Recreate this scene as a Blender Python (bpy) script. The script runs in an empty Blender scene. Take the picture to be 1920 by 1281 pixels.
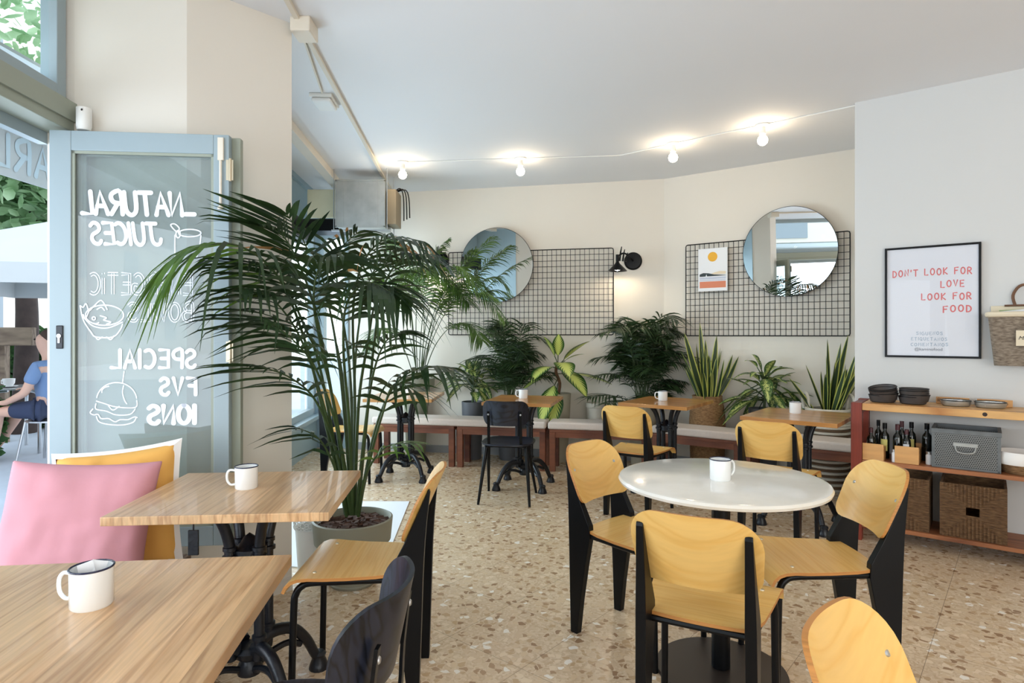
import bpy, bmesh, math, random
from mathutils import Vector, Matrix, noise
PI = math.pi
S = bpy.context.scene
COL = S.collection

# ------------------------------------------------------------------ camera, world, lights, exposure
F, CX, HZ, EYE, CEIL = 1150.0, 960.0, 627.0, 1.307, 2.90
cd = bpy.data.cameras.new('camera'); cam = bpy.data.objects.new('camera', cd); COL.objects.link(cam)
cam.location = (0, 0, EYE); cam.rotation_euler = (PI/2, 0, 0)
cd.sensor_fit = 'HORIZONTAL'; cd.sensor_width = 36; cd.lens = 36*F/1920.0
cd.shift_y = -(640.5-HZ)/1920.0; cd.clip_start = .05; cd.clip_end = 200
S.camera = cam
S.view_settings.view_transform = 'Standard'; S.view_settings.look = 'None'
S.view_settings.gamma = 1; S.view_settings.use_curve_mapping = False
S.view_settings.exposure = 0.17

w = bpy.data.worlds.new('daylight'); S.world = w; w.use_nodes = True
nt = w.node_tree; bg = nt.nodes['Background']
tc = nt.nodes.new('ShaderNodeTexCoord'); sx = nt.nodes.new('ShaderNodeSeparateXYZ'); cr = nt.nodes.new('ShaderNodeValToRGB')
nt.links.new(tc.outputs['Generated'], sx.inputs[0]); nt.links.new(sx.outputs['Z'], cr.inputs[0]); nt.links.new(cr.outputs[0], bg.inputs['Color'])
cr.color_ramp.elements[0].color = (.93, .97, 1, 1); cr.color_ramp.elements[1].color = (.62, .78, 1, 1)
bg.inputs['Strength'].default_value = 2.3

def area(name, loc, target, sx_, sy_, power, color):
    l = bpy.data.lights.new(name, 'AREA'); l.shape = 'RECTANGLE'; l.size = sx_; l.size_y = sy_; l.energy = power; l.color = color
    o = bpy.data.objects.new(name, l); COL.objects.link(o); o.location = loc
    d = Vector(target)-Vector(loc); o.rotation_euler = d.to_track_quat('-Z', 'Y').to_euler(); return o
# fill lights added behind the camera and along the street side to brighten the room
area('rear_fill_light', (1.8, -2.7, 1.5), (1.7, 3.5, 2.5), 4.6, 2.2, 78, (1.0, .95, .89))
area('street_side_fill_light', (-2.75, .4, 1.3), (.6, 2.2, 1.9), 4.2, 1.9, 90, (.78, .89, 1.0))
area('far_window_fill_light', (-2.75, 5.0, 1.4), (.5, 4.6, 1.2), 2.4, 1.8, 115, (.74, .87, 1.0))

# ------------------------------------------------------------------ helpers
def at(u, v, z):                       # photo pixel on the horizontal plane z
    Y = F*(EYE-z)/(v-HZ); return Vector(((u-CX)/F*Y, Y, z))
def pY(u, v, Y): return Vector(((u-CX)/F*Y, Y, EYE-(v-HZ)*Y/F))
def V(*a): return Vector(a)

def new(): return bmesh.new()
def box(bm, x0, x1, y0, y1, z0, z1, M=None):
    vs = [bm.verts.new(V(x, y, z) if M is None else M @ V(x, y, z)) for x in (x0, x1) for y in (y0, y1) for z in (z0, z1)]
    for f in ((0, 1, 3, 2), (4, 6, 7, 5), (0, 4, 5, 1), (2, 3, 7, 6), (0, 2, 6, 4), (1, 5, 7, 3)): bm.faces.new([vs[i] for i in f])
    return vs
def prism(bm, poly, z0, z1, M=None):
    M = M or Matrix()
    a = [bm.verts.new(M @ V(x, y, z0)) for x, y in poly]; b = [bm.verts.new(M @ V(x, y, z1)) for x, y in poly]
    bm.faces.new(a[::-1]); bm.faces.new(b); n = len(a)
    for i in range(n): bm.faces.new([a[i], a[(i+1) % n], b[(i+1) % n], b[i]])
def lathe(bm, prof, n=24, M=None, c=(0, 0)):
    M = M or Matrix(); rings = []
    for r, z in prof:
        if r < 1e-5: rings.append([bm.verts.new(M @ V(c[0], c[1], z))])
        else: rings.append([bm.verts.new(M @ V(c[0]+r*math.cos(2*PI*i/n), c[1]+r*math.sin(2*PI*i/n), z)) for i in range(n)])
    for a, b in zip(rings, rings[1:]):
        for i in range(n):
            j = (i+1) % n
            if len(a) == 1 and len(b) == 1: break
            if len(a) == 1: bm.faces.new([a[0], b[i], b[j]])
            elif len(b) == 1: bm.faces.new([a[i], a[j], b[0]])
            else: bm.faces.new([a[i], a[j], b[j], b[i]])
def tube(bm, pts, r, n=8, cap=True):
    pts = [Vector(p) for p in pts]; m = len(pts)
    rs = r if isinstance(r, (list, tuple)) else [r]*m
    t0 = (pts[1]-pts[0]).normalized(); up = V(0, 0, 1) if abs(t0.z) < .9 else V(1, 0, 0)
    nrm = (up-t0*up.dot(t0)).normalized(); rings = []
    for i, p in enumerate(pts):
        t = (pts[min(i+1, m-1)]-pts[max(i-1, 0)]).normalized()
        nrm = (nrm-t*nrm.dot(t)).normalized(); bn = t.cross(nrm)
        rings.append([bm.verts.new(p+(nrm*math.cos(2*PI*k/n)+bn*math.sin(2*PI*k/n))*rs[i]) for k in range(n)])
    for a, b in zip(rings, rings[1:]):
        for k in range(n): bm.faces.new([a[k], a[(k+1) % n], b[(k+1) % n], b[k]])
    if cap: bm.faces.new(rings[0][::-1]); bm.faces.new(rings[-1])
def smoothpath(pts, k=5):
    P = [Vector(p) for p in pts]; out = []
    for i in range(len(P)-1):
        p0, p1, p2, p3 = P[max(i-1, 0)], P[i], P[i+1], P[min(i+2, len(P)-1)]
        for j in range(k):
            t = j/k
            out.append(.5*((2*p1)+(p2-p0)*t+(2*p0-5*p1+4*p2-p3)*t*t+(3*p1-p0-3*p2+p3)*t**3))
    out.append(P[-1]); return out
def link(name, me, mat, parent=None):
    o = bpy.data.objects.new(name, me); COL.objects.link(o)
    if mat: me.materials.append(mat)
    if parent: o.parent = parent
    return o
def obj(name, bm, mat, parent=None, smooth=False, bev=0, sub=0, loc=None, rz=0):
    bmesh.ops.recalc_face_normals(bm, faces=bm.faces)
    me = bpy.data.meshes.new(name); bm.to_mesh(me); bm.free()
    if smooth:
        for p in me.polygons: p.use_smooth = True
    o = link(name, me, mat, parent)
    if loc is not None: o.location = loc
    o.rotation_euler.z = rz
    if bev:
        b = o.modifiers.new('bevel', 'BEVEL'); b.width = bev; b.segments = 2; b.limit_method = 'ANGLE'; b.angle_limit = math.radians(50)
    if sub:
        s = o.modifiers.new('sub', 'SUBSURF'); s.levels = s.render_levels = sub
    if smooth and not sub:
        try:
            me.set_sharp_from_angle(angle=math.radians(40))
        except Exception: pass
    return o
def tag(o, label, cat, group=None, kind=None):
    o['label'] = label; o['category'] = cat
    if group: o['group'] = group
    if kind: o['kind'] = kind
    return o
def thing(name, label, cat, loc=(0, 0, 0), rz=0, group=None):
    o = bpy.data.objects.new(name, None); COL.objects.link(o); o.empty_display_size = .1
    o.location = loc; o.rotation_euler = (0, 0, rz); return tag(o, label, cat, group)
def struct(name, bm, mat, smooth=False, bev=0):
    o = obj(name, bm, mat, smooth=smooth, bev=bev); o['kind'] = 'structure'; return o
def dup(root, loc, rz, label, group=None):
    def cp(o, par):
        c = o.copy(); COL.objects.link(c); c.parent = par
        for ch in [x for x in bpy.data.objects if x.parent == o and x != c]: cp(ch, c)
        return c
    r = cp(root, None); r.location = loc; r.rotation_euler = (0, 0, rz); r['label'] = label
    if group: r['group'] = group
    return r

# ------------------------------------------------------------------ materials
def srgb(r, g, b):
    f = lambda c: (c/255/12.92 if c/255 <= .04045 else ((c/255+.055)/1.055)**2.4)
    return (f(r), f(g), f(b), 1)
def mat(name, col, rough=.5, metal=0, spec=.5, var=0, vscale=8, bump=0, bscale=60, coat=0, emit=None, es=0, stretch=None, col2=None):
    m = bpy.data.materials.new(name); m.use_nodes = True; n = m.node_tree.nodes; L = m.node_tree.links; p = n['Principled BSDF']
    p.inputs['Base Color'].default_value = col; p.inputs['Roughness'].default_value = rough; p.inputs['Metallic'].default_value = metal
    p.inputs['Specular IOR Level'].default_value = spec; p.inputs['Coat Weight'].default_value = coat
    if emit: p.inputs['Emission Color'].default_value = emit; p.inputs['Emission Strength'].default_value = es
    if var or bump:
        t = n.new('ShaderNodeTexCoord'); mp = n.new('ShaderNodeMapping'); L.new(t.outputs['Object'], mp.inputs[0])
        if stretch: mp.inputs['Scale'].default_value = stretch
    if var:
        nz = n.new('ShaderNodeTexNoise'); nz.inputs['Scale'].default_value = vscale; nz.inputs['Detail'].default_value = 5; L.new(mp.outputs[0], nz.inputs['Vector'])
        r = n.new('ShaderNodeValToRGB'); r.color_ramp.elements[0].position = .3; r.color_ramp.elements[1].position = .7
        c2 = col2 or tuple(max(0, c*(1-var)) for c in col[:3])+(1,)
        r.color_ramp.elements[0].color = c2; r.color_ramp.elements[1].color = col
        L.new(nz.outputs['Fac'], r.inputs[0]); L.new(r.outputs[0], p.inputs['Base Color'])
    if bump:
        nb = n.new('ShaderNodeTexNoise'); nb.inputs['Scale'].default_value = bscale; nb.inputs['Detail'].default_value = 4; L.new(mp.outputs[0], nb.inputs['Vector'])
        b = n.new('ShaderNodeBump'); b.inputs['Strength'].default_value = bump; b.inputs['Distance'].default_value = .004
        L.new(nb.outputs['Fac'], b.inputs['Height']); L.new(b.outputs[0], p.inputs['Normal'])
    return m
def wood(name, c1, c2, axis='Y', plank=.085, rough=.35, grain=1.0, pv=.28, coat=0.0, fine=.16):
    """planks running along `axis`, each with its own tone, with stretched grain"""
    m = bpy.data.materials.new(name); m.use_nodes = True; n = m.node_tree.nodes; L = m.node_tree.links; p = n['Principled BSDF']
    t = n.new('ShaderNodeTexCoord'); sp = n.new('ShaderNodeSeparateXYZ'); L.new(t.outputs['Object'], sp.inputs[0])
    cross = {'Y': 'X', 'X': 'Y', 'Z': 'X'}[axis]
    fl = n.new('ShaderNodeMath'); fl.operation = 'DIVIDE'; fl.inputs[1].default_value = plank; L.new(sp.outputs[cross], fl.inputs[0])
    f2 = n.new('ShaderNodeMath'); f2.operation = 'FLOOR'; L.new(fl.outputs[0], f2.inputs[0])
    wn = n.new('ShaderNodeTexWhiteNoise'); wn.noise_dimensions = '1D'; L.new(f2.outputs[0], wn.inputs['W'])
    ad = n.new('ShaderNodeVectorMath'); ad.operation = 'ADD'; L.new(t.outputs['Object'], ad.inputs[0])
    cb = n.new('ShaderNodeCombineXYZ'); mm = n.new('ShaderNodeMath'); mm.operation = 'MULTIPLY'; mm.inputs[1].default_value = 3.0
    L.new(wn.outputs['Value'], mm.inputs[0]); L.new(mm.outputs[0], cb.inputs['Z']); L.new(mm.outputs[0], cb.inputs['X']); L.new(cb.outputs[0], ad.inputs[1])
    mp = n.new('ShaderNodeMapping'); L.new(ad.outputs[0], mp.inputs[0])
    sc = {'X': (.7, 16, 3), 'Y': (16, .7, 3), 'Z': (16, 16, .7)}[axis]; mp.inputs['Scale'].default_value = sc
    nz = n.new('ShaderNodeTexNoise'); nz.inputs['Scale'].default_value = 1.0; nz.inputs['Detail'].default_value = 3; nz.inputs['Distortion'].default_value = .15; L.new(mp.outputs[0], nz.inputs['Vector'])
    ml = n.new('ShaderNodeMath'); ml.operation = 'MULTIPLY'; ml.inputs[1].default_value = 13.0*grain; L.new(nz.outputs['Fac'], ml.inputs[0])
    fr = n.new('ShaderNodeMath'); fr.operation = 'PINGPONG'; fr.inputs[1].default_value = 1.0; L.new(ml.outputs[0], fr.inputs[0])
    r = n.new('ShaderNodeValToRGB'); r.color_ramp.elements[0].color = c2; r.color_ramp.elements[1].color = c1
    r.color_ramp.elements[0].position = 0.0; r.color_ramp.elements[1].position = .55; L.new(fr.outputs[0], r.inputs[0])
    fn = n.new('ShaderNodeTexNoise'); fn.inputs['Scale'].default_value = 9; fn.inputs['Detail'].default_value = 6; L.new(mp.outputs[0], fn.inputs['Vector'])
    mr = n.new('ShaderNodeMapRange'); mr.inputs[1].default_value = .3; mr.inputs[2].default_value = .7; mr.inputs[3].default_value = 1-fine; mr.inputs[4].default_value = 1+fine*.5; L.new(fn.outputs['Fac'], mr.inputs[0])
    pr = n.new('ShaderNodeMapRange'); pr.inputs[3].default_value = 1-pv; pr.inputs[4].default_value = 1.08; L.new(wn.outputs['Value'], pr.inputs[0])
    m1 = n.new('ShaderNodeMath'); m1.operation = 'MULTIPLY'; L.new(mr.outputs[0], m1.inputs[0]); L.new(pr.outputs[0], m1.inputs[1])
    mx = n.new('ShaderNodeVectorMath'); mx.operation = 'SCALE'; L.new(r.outputs[0], mx.inputs[0]); L.new(m1.outputs[0], mx.inputs['Scale'])
    L.new(mx.outputs[0], p.inputs['Base Color']); p.inputs['Roughness'].default_value = rough; p.inputs['Coat Weight'].default_value = coat
    return m
def glassmat(name, tint=(1, 1, 1, 1), ior=1.5, rough=0.0, veil=0.0):
    m = bpy.data.materials.new(name); m.use_nodes = True; n = m.node_tree.nodes; L = m.node_tree.links; n.clear()
    o = n.new('ShaderNodeOutputMaterial'); mx = n.new('ShaderNodeMixShader'); tr = n.new('ShaderNodeBsdfTransparent'); gl = n.new('ShaderNodeBsdfGlossy'); fr = n.new('ShaderNodeFresnel')
    tr.inputs[0].default_value = tint; gl.inputs['Roughness'].default_value = rough; fr.inputs[0].default_value = ior
    ge = n.new('ShaderNodeNewGeometry'); sb = n.new('ShaderNodeMath'); sb.operation = 'SUBTRACT'; sb.inputs[0].default_value = 1; L.new(ge.outputs['Backfacing'], sb.inputs[1])
    mu = n.new('ShaderNodeMath'); mu.operation = 'MULTIPLY'; L.new(fr.outputs[0], mu.inputs[0]); L.new(sb.outputs[0], mu.inputs[1])
    L.new(mu.outputs[0], mx.inputs[0]); L.new(tr.outputs[0], mx.inputs[1]); L.new(gl.outputs[0], mx.inputs[2]); L.new(mx.outputs[0], o.inputs[0])
    if veil:
        df = n.new('ShaderNodeBsdfDiffuse'); df.inputs[0].default_value = (.85, .9, .93, 1); m2 = n.new('ShaderNodeMixShader'); m2.inputs[0].default_value = veil
        L.new(mx.outputs[0], m2.inputs[1]); L.new(df.outputs[0], m2.inputs[2]); L.new(m2.outputs[0], o.inputs[0])
    return m
def leafmat(name, c1, c2, vs=6, rough=.42, trans=.18, stripe=None):
    m = mat(name, c1, rough, var=.4, vscale=vs, col2=c2, spec=.4)
    n = m.node_tree.nodes; L = m.node_tree.links; p = n['Principled BSDF']; o = n['Material Output']
    tl = n.new('ShaderNodeBsdfTranslucent'); mx = n.new('ShaderNodeMixShader'); mx.inputs[0].default_value = trans
    src = p.inputs['Base Color'].links[0].from_socket; L.new(src, tl.inputs[0])
    L.new(p.outputs[0], mx.inputs[1]); L.new(tl.outputs[0], mx.inputs[2]); L.new(mx.outputs[0], o.inputs[0])
    return m

M = {}
M['wall'] = mat('warm_white_plaster', srgb(226, 219, 208), .8, var=.04, vscale=1.2, bump=.12, bscale=25)
M['wall_grey'] = mat('cool_white_plaster', srgb(212, 212, 211), .8, var=.03, vscale=1.2, bump=.1, bscale=25)
M['ceiling'] = mat('ceiling_paint', srgb(232, 232, 234), .85, var=.02, vscale=1)
M['blue'] = mat('pale_blue_paint', srgb(158, 180, 190), .45)
M['frame'] = mat('pale_blue_window_paint', srgb(150, 165, 171), .4, var=.03, vscale=3)
M['frame_in'] = mat('grey_green_shaded_paint', srgb(150, 156, 142), .5)  # window paint with its shade mixed into the colour
M['black'] = mat('black_powder_coat', srgb(6, 7, 10), .34, spec=.22)
M['iron'] = mat('black_cast_iron', srgb(22, 25, 32), .34, metal=.2, bump=.2, bscale=120)
M['blackwood'] = wood('black_stained_ash', srgb(32, 36, 50), srgb(8, 9, 14), 'X', .9, .34, 1.6, .0, .0, fine=.2)
M['ply'] = wood('oak_plywood', srgb(234, 190, 112), srgb(228, 178, 96), 'X', .9, .36, 1.2, .0, .1, fine=.05)
M['ply_edge'] = mat('plywood_edge', srgb(205, 140, 72), .5, var=.35, vscale=40, stretch=(.1, .1, 10))
M['oakY'] = wood('oak_tabletop', srgb(222, 180, 134), srgb(196, 150, 106), 'Y', .078, .32, .9, .16, .2, fine=.16)
M['oakX'] = wood('warm_oak_tabletop', srgb(204, 148, 86), srgb(176, 118, 62), 'X', .06, .28, .6, .22, .3, fine=.1)
M['bench'] = wood('reddish_brown_bench_wood', srgb(130, 76, 52), srgb(88, 46, 34), 'X', .2, .5, .5, .1)
M['redpost'] = wood('dark_red_wood', srgb(128, 48, 30), srgb(84, 30, 22), 'Z', .2, .45, .4, .1)
M['pine'] = wood('pale_pine_board', srgb(226, 176, 112), srgb(186, 126, 70), 'X', .3, .45, .5, .06)
M['shelfwood'] = wood('brown_shelf_board', srgb(168, 106, 66), srgb(122, 70, 42), 'X', .3, .5, .5, .08)
M['lightwood'] = wood('light_crate_wood', srgb(216, 164, 104), srgb(190, 134, 78), 'X', .3, .5, .4, .05)
M['marble'] = mat('white_marble', srgb(244, 240, 232), .14, var=.1, vscale=5, col2=srgb(230, 225, 214), spec=.6, coat=.3)
M['enamel'] = mat('white_enamel', srgb(240, 241, 240), .12, spec=.6, coat=.5)
M['enamelrim'] = mat('dark_blue_enamel_rim', srgb(34, 38, 66), .2)
M['cushion'] = mat('beige_linen', srgb(224, 210, 200), .9, var=.06, vscale=60, bump=.3, bscale=300)
M['pink'] = mat('pink_cotton', srgb(214, 152, 162), .95, var=.06, vscale=4, bump=.9, bscale=9)
M['yellowc'] = mat('yellow_cotton', srgb(236, 178, 92), .95, var=.06, vscale=5, bump=.9, bscale=9)
M['whitec'] = mat('white_cotton_piping', srgb(240, 236, 232), .9)
M['white'] = mat('white_plastic', srgb(235, 234, 230), .4)
M['whitem'] = mat('white_painted_metal', srgb(232, 232, 230), .45)
M['cream'] = mat('cream_painted_conduit', srgb(222, 212, 196), .5)
M['galv'] = mat('galvanised_steel', srgb(190, 192, 190), .42, metal=.75, var=.22, vscale=9)
M['alu'] = mat('brushed_aluminium', srgb(200, 202, 205), .3, metal=.9)
M['brass'] = mat('brass', srgb(206, 194, 170), .4, metal=.7)
M['mirror'] = mat('mirror_glass', (.93, .94, .94, 1), .0, metal=1)
M['potgreen'] = mat('grey_green_pot', srgb(138, 136, 120), .55)
M['potgrey'] = mat('dark_grey_pot', srgb(92, 94, 100), .5)
M['potbeige'] = mat('beige_pot', srgb(176, 168, 148), .6)
M['potwhite'] = mat('off_white_pot', srgb(214, 206, 192), .6)
M['soil'] = mat('bark_chips', srgb(92, 62, 48), .9, var=.6, vscale=30, bump=.6, bscale=60)
M['seagrass'] = mat('woven_seagrass', srgb(160, 122, 84), .8, var=.55, vscale=1, stretch=(30, 30, 190), col2=srgb(92, 62, 40), bump=.9, bscale=90)
M['wicker'] = mat('grey_wicker', srgb(190, 172, 152), .75, var=.45, vscale=1, stretch=(40, 40, 120), col2=srgb(120, 104, 90), bump=.9, bscale=90)
M['belly'] = mat('natural_woven_rush', srgb(188, 146, 100), .8, var=.45, vscale=1, stretch=(40, 40, 160), col2=srgb(120, 84, 52), bump=.8, bscale=90)
M['rope'] = mat('white_rope', srgb(226, 218, 204), .85, bump=.8, bscale=80)
M['ropedark'] = mat('brown_rope', srgb(112, 88, 66), .85, bump=.8, bscale=80)
M['paper'] = mat('white_paper', srgb(236, 236, 238), .6)
M['red'] = mat('coral_red_ink', srgb(222, 120, 118), .7)
M['teal'] = mat('faded_blue_ink', srgb(150, 170, 186), .7)
M['greyink'] = mat('grey_ink', srgb(120, 124, 130), .7)
M['blackink'] = mat('black_ink', srgb(40, 36, 34), .7)
M['whitepaint'] = mat('white_window_paint', srgb(238, 242, 250), .7, spec=.1)
M['stem'] = mat('green_palm_stem', srgb(60, 80, 40), .5, var=.3, vscale=10)
M['brownstem'] = mat('brown_cane', srgb(120, 84, 60), .7, var=.4, vscale=12, bump=.5)
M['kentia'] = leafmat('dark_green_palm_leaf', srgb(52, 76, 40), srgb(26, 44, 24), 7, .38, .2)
M['kentialit'] = leafmat('bright_green_lit_palm_leaf', srgb(104, 138, 52), srgb(64, 96, 38), 7, .4, .35)  # brighter green with light painted in; also varies the areca fronds
M['drytip'] = leafmat('dry_orange_palm_leaf', srgb(206, 146, 98), srgb(150, 116, 66), 8, .6, .3)
M['areca'] = leafmat('green_areca_leaf', srgb(96, 124, 58), srgb(48, 74, 34), 9, .45, .3)
M['parlor'] = leafmat('deep_green_parlour_palm_leaf', srgb(58, 82, 46), srgb(28, 46, 26), 9, .4, .25)
M['glass'] = glassmat('clear_window_glass', (.93, .96, .95, 1), 1.22)
M['leafglass'] = glassmat('door_glass', (.82, .88, .88, 1), 1.7, 0, .12)  # the veil is a diffuse haze standing in for the pale street reflection
M['picglass'] = glassmat('picture_glass', (.98, .98, .99, 1), 1.28)
M['bottle'] = mat('dark_green_bottle_glass', srgb(14, 18, 12), .06, spec=.8)
M['label'] = mat('yellow_paper_label', srgb(214, 204, 120), .6)
M['clearjar'] = mat('jar_glass', srgb(170, 175, 180), .08, spec=.8)
M['mesh'] = mat('black_wire_mesh', srgb(74, 68, 66), .5, metal=.3)

def mat_floor():
    m = bpy.data.materials.new('terrazzo_tiles'); m.use_nodes = True; n = m.node_tree.nodes; L = m.node_tree.links; p = n['Principled BSDF']
    t = n.new('ShaderNodeTexCoord'); mp = n.new('ShaderNodeMapping'); L.new(t.outputs['Object'], mp.inputs[0])
    nz = n.new('ShaderNodeTexNoise'); nz.inputs['Scale'].default_value = 20; L.new(mp.outputs[0], nz.inputs['Vector'])
    mv = n.new('ShaderNodeMix'); mv.data_type = 'VECTOR'; mv.inputs[0].default_value = .035; L.new(mp.outputs[0], mv.inputs[4]); L.new(nz.outputs['Color'], mv.inputs[5])
    def vor(scale):
        v = n.new('ShaderNodeTexVoronoi'); v.inputs['Scale'].default_value = scale; L.new(mv.outputs[1], v.inputs['Vector'])
        s = n.new('ShaderNodeSeparateColor'); L.new(v.outputs['Color'], s.inputs[0]); return v, s
    v1, s1 = vor(38); v2, s2 = vor(95)
    r1 = n.new('ShaderNodeValToRGB'); cr = r1.color_ramp; cr.interpolation = 'CONSTANT'
    stops = [(0, (158, 126, 96)), (.12, (218, 192, 158)), (.34, (196, 166, 130)), (.5, (230, 208, 178)), (.66, (176, 144, 112)), (.76, (214, 188, 156)), (.93, (244, 236, 224))]
    cr.elements[0].position = 0; cr.elements[0].color = srgb(*stops[0][1]); cr.elements[1].position = stops[1][0]; cr.elements[1].color = srgb(*stops[1][1])
    for q, c in stops[2:]: e = cr.elements.new(q); e.color = srgb(*c)
    L.new(s1.outputs[0], r1.inputs[0])
    r2 = n.new('ShaderNodeValToRGB'); r2.color_ramp.elements[0].color = srgb(202, 174, 142); r2.color_ramp.elements[1].color = srgb(226, 204, 174); L.new(s2.outputs[1], r2.inputs[0])
    # matrix between the chips
    ve = n.new('ShaderNodeTexVoronoi'); ve.feature = 'DISTANCE_TO_EDGE'; ve.inputs['Scale'].default_value = 38; L.new(mv.outputs[1], ve.inputs['Vector'])
    lt = n.new('ShaderNodeMath'); lt.operation = 'GREATER_THAN'; lt.inputs[1].default_value = .09; L.new(ve.outputs['Distance'], lt.inputs[0])
    pk = n.new('ShaderNodeMath'); pk.operation = 'GREATER_THAN'; pk.inputs[1].default_value = .5; L.new(s1.outputs[2], pk.inputs[0])
    an = n.new('ShaderNodeMath'); an.operation = 'MULTIPLY'; L.new(lt.outputs[0], an.inputs[0]); L.new(pk.outputs[0], an.inputs[1])
    mx = n.new('ShaderNodeMix'); mx.data_type = 'RGBA'; L.new(an.outputs[0], mx.inputs[0]); L.new(r2.outputs[0], mx.inputs[6]); L.new(r1.outputs[0], mx.inputs[7])
    # 40 cm tile joints, laid diagonally
    mj = n.new('ShaderNodeMapping'); mj.inputs['Rotation'].default_value = (0, 0, -.8704); L.new(t.outputs['Object'], mj.inputs[0])
    sp = n.new('ShaderNodeSeparateXYZ'); L.new(mj.outputs[0], sp.inputs[0]); js = []
    for ax, off in (('X', .255), ('Y', .316)):
        a = n.new('ShaderNodeMath'); a.operation = 'SUBTRACT'; a.inputs[1].default_value = off; L.new(sp.outputs[ax], a.inputs[0])
        b = n.new('ShaderNodeMath'); b.operation = 'PINGPONG'; b.inputs[1].default_value = .2; L.new(a.outputs[0], b.inputs[0])
        c = n.new('ShaderNodeMath'); c.operation = 'LESS_THAN'; c.inputs[1].default_value = .0012; L.new(b.outputs[0], c.inputs[0]); js.append(c)
    o = n.new('ShaderNodeMath'); o.operation = 'MAXIMUM'; L.new(js[0].outputs[0], o.inputs[0]); L.new(js[1].outputs[0], o.inputs[1])
    sc = n.new('ShaderNodeMath'); sc.operation = 'MULTIPLY'; sc.inputs[1].default_value = .6; L.new(o.outputs[0], sc.inputs[0])
    m2 = n.new('ShaderNodeMix'); m2.data_type = 'RGBA'; L.new(sc.outputs[0], m2.inputs[0]); L.new(mx.outputs[2], m2.inputs[6]); m2.inputs[7].default_value = srgb(90, 76, 62)
    L.new(m2.outputs[2], p.inputs['Base Color']); p.inputs['Roughness'].default_value = .26; p.inputs['Specular IOR Level'].default_value = .55
    return m
M['floor'] = mat_floor()

# ------------------------------------------------------------------ room shell
W1C = V(1.5577, 6.2893, 0); D1 = V(math.cos(-.208), math.sin(-.208), 0); N1 = V(D1.y, -D1.x, 0)      # N* point into the room
D2 = V(math.cos(-.633), math.sin(-.633), 0); N2 = V(D2.y, -D2.x, 0)
RC = V(2.3587, 4.2203, 0); DR = V(math.cos(-.66), math.sin(-.66), 0); NR = V(DR.y, -DR.x, 0)
def fac(y): return -1.75-.07*y                     # the street facade (x at a given y)
def ray(C, D, N, off, u):                          # where the view column u meets the line C+s*D+off*N
    C2 = C+N*off; k = (u-CX)/F; s = (k*C2.y-C2.x)/(D.x-k*D.y); return s
def frame(C, D, N, s=0, off=0, z=0):               # local x along the wall, y INTO the wall, z up
    o = C+D*s+N*off; m = Matrix(((D.x, -N.x, 0, o.x), (D.y, -N.y, 0, o.y), (0, 0, 1, z), (0, 0, 0, 1))); return m
def rzof(D): return math.atan2(D.y, D.x)
def slab(name, a, b, z0, z1, m, th=.12, side=None):
    """a vertical wall slab from a to b; thickness away from the room (side = vector)"""
    bm = new(); a = Vector(a); b = Vector(b); s = Vector(side)*th
    lo = [a, b, b+s, a+s]
    prism(bm, [(p.x, p.y) for p in lo], z0, z1); return struct(name, bm, m)

FY0, FY1 = -3.0, 7.085
cornL = V(fac(7.085), 7.085, 0)
w2end = RC+V(-NR.x, -NR.y, 0)*1.194
rEnd = RC+DR*3.3
back = -3.0
bm = new()
outline = [(cornL.x-.1, cornL.y+.02), (W1C.x, W1C.y), (w2end.x, w2end.y), (RC.x, RC.y), (rEnd.x, rEnd.y), (5.2, back), (fac(back), back)]
prism(bm, [(x, y) for x, y in outline][::-1], -.1, 0); struct('floor', bm, M['floor'])
bm = new(); prism(bm, [(fac(7.4)-.12, 7.4), (6, 7.4), (6, -3.2), (fac(-3.2)-.12, -3.2)][::-1], CEIL, CEIL+.12); struct('ceiling', bm, M['ceiling'])
# back wall with the narrow window at its left end
wlS = (cornL-W1C).dot(D1)
s_w0, s_w1 = wlS+.05, ray(W1C, D1, N1, 0, 655)
A = W1C+D1*(s_w1); bN = -N1
slab('wall_back', A, W1C+D1*.01, 0, CEIL, M['wall'], side=bN)
bm = new()
for (sa, sb, z0, z1) in ((wlS-.1, s_w1, 0, .40), (wlS-.1, s_w1, 2.45, CEIL), (wlS-.1, wlS+.03, .40, 2.45)):
    a = W1C+D1*sa; b = W1C+D1*sb; prism(bm, [(p.x, p.y) for p in (a, b, b+bN*.12, a+bN*.12)], z0, z1)
struct('wall_back_left', bm, M['blue'])
slab('wall_back_right', W1C, w2end, 0, CEIL, M['wall'], side=-N2)
slab('wall_alcove', w2end, RC+NR*-.12, 0, CEIL, M['wall'], side=DR)
slab('wall_right', RC, rEnd, 0, CEIL, M['wall_grey'], side=-NR)
slab('wall_far_right', rEnd, V(5.2, back, 0), 0, CEIL, M['wall'], side=(1, 0, 0))
bm = new()
for (x0, x1, z0, z1) in ((-1.55, -.6, 0, CEIL), (4.2, 5.3, 0, CEIL), (-.6, 4.2, 2.75, CEIL), (-.6, 4.2, 0, .3)): box(bm, x0, x1, back-.12, back, z0, z1)
struct('wall_rear', bm, M['wall'])

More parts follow.
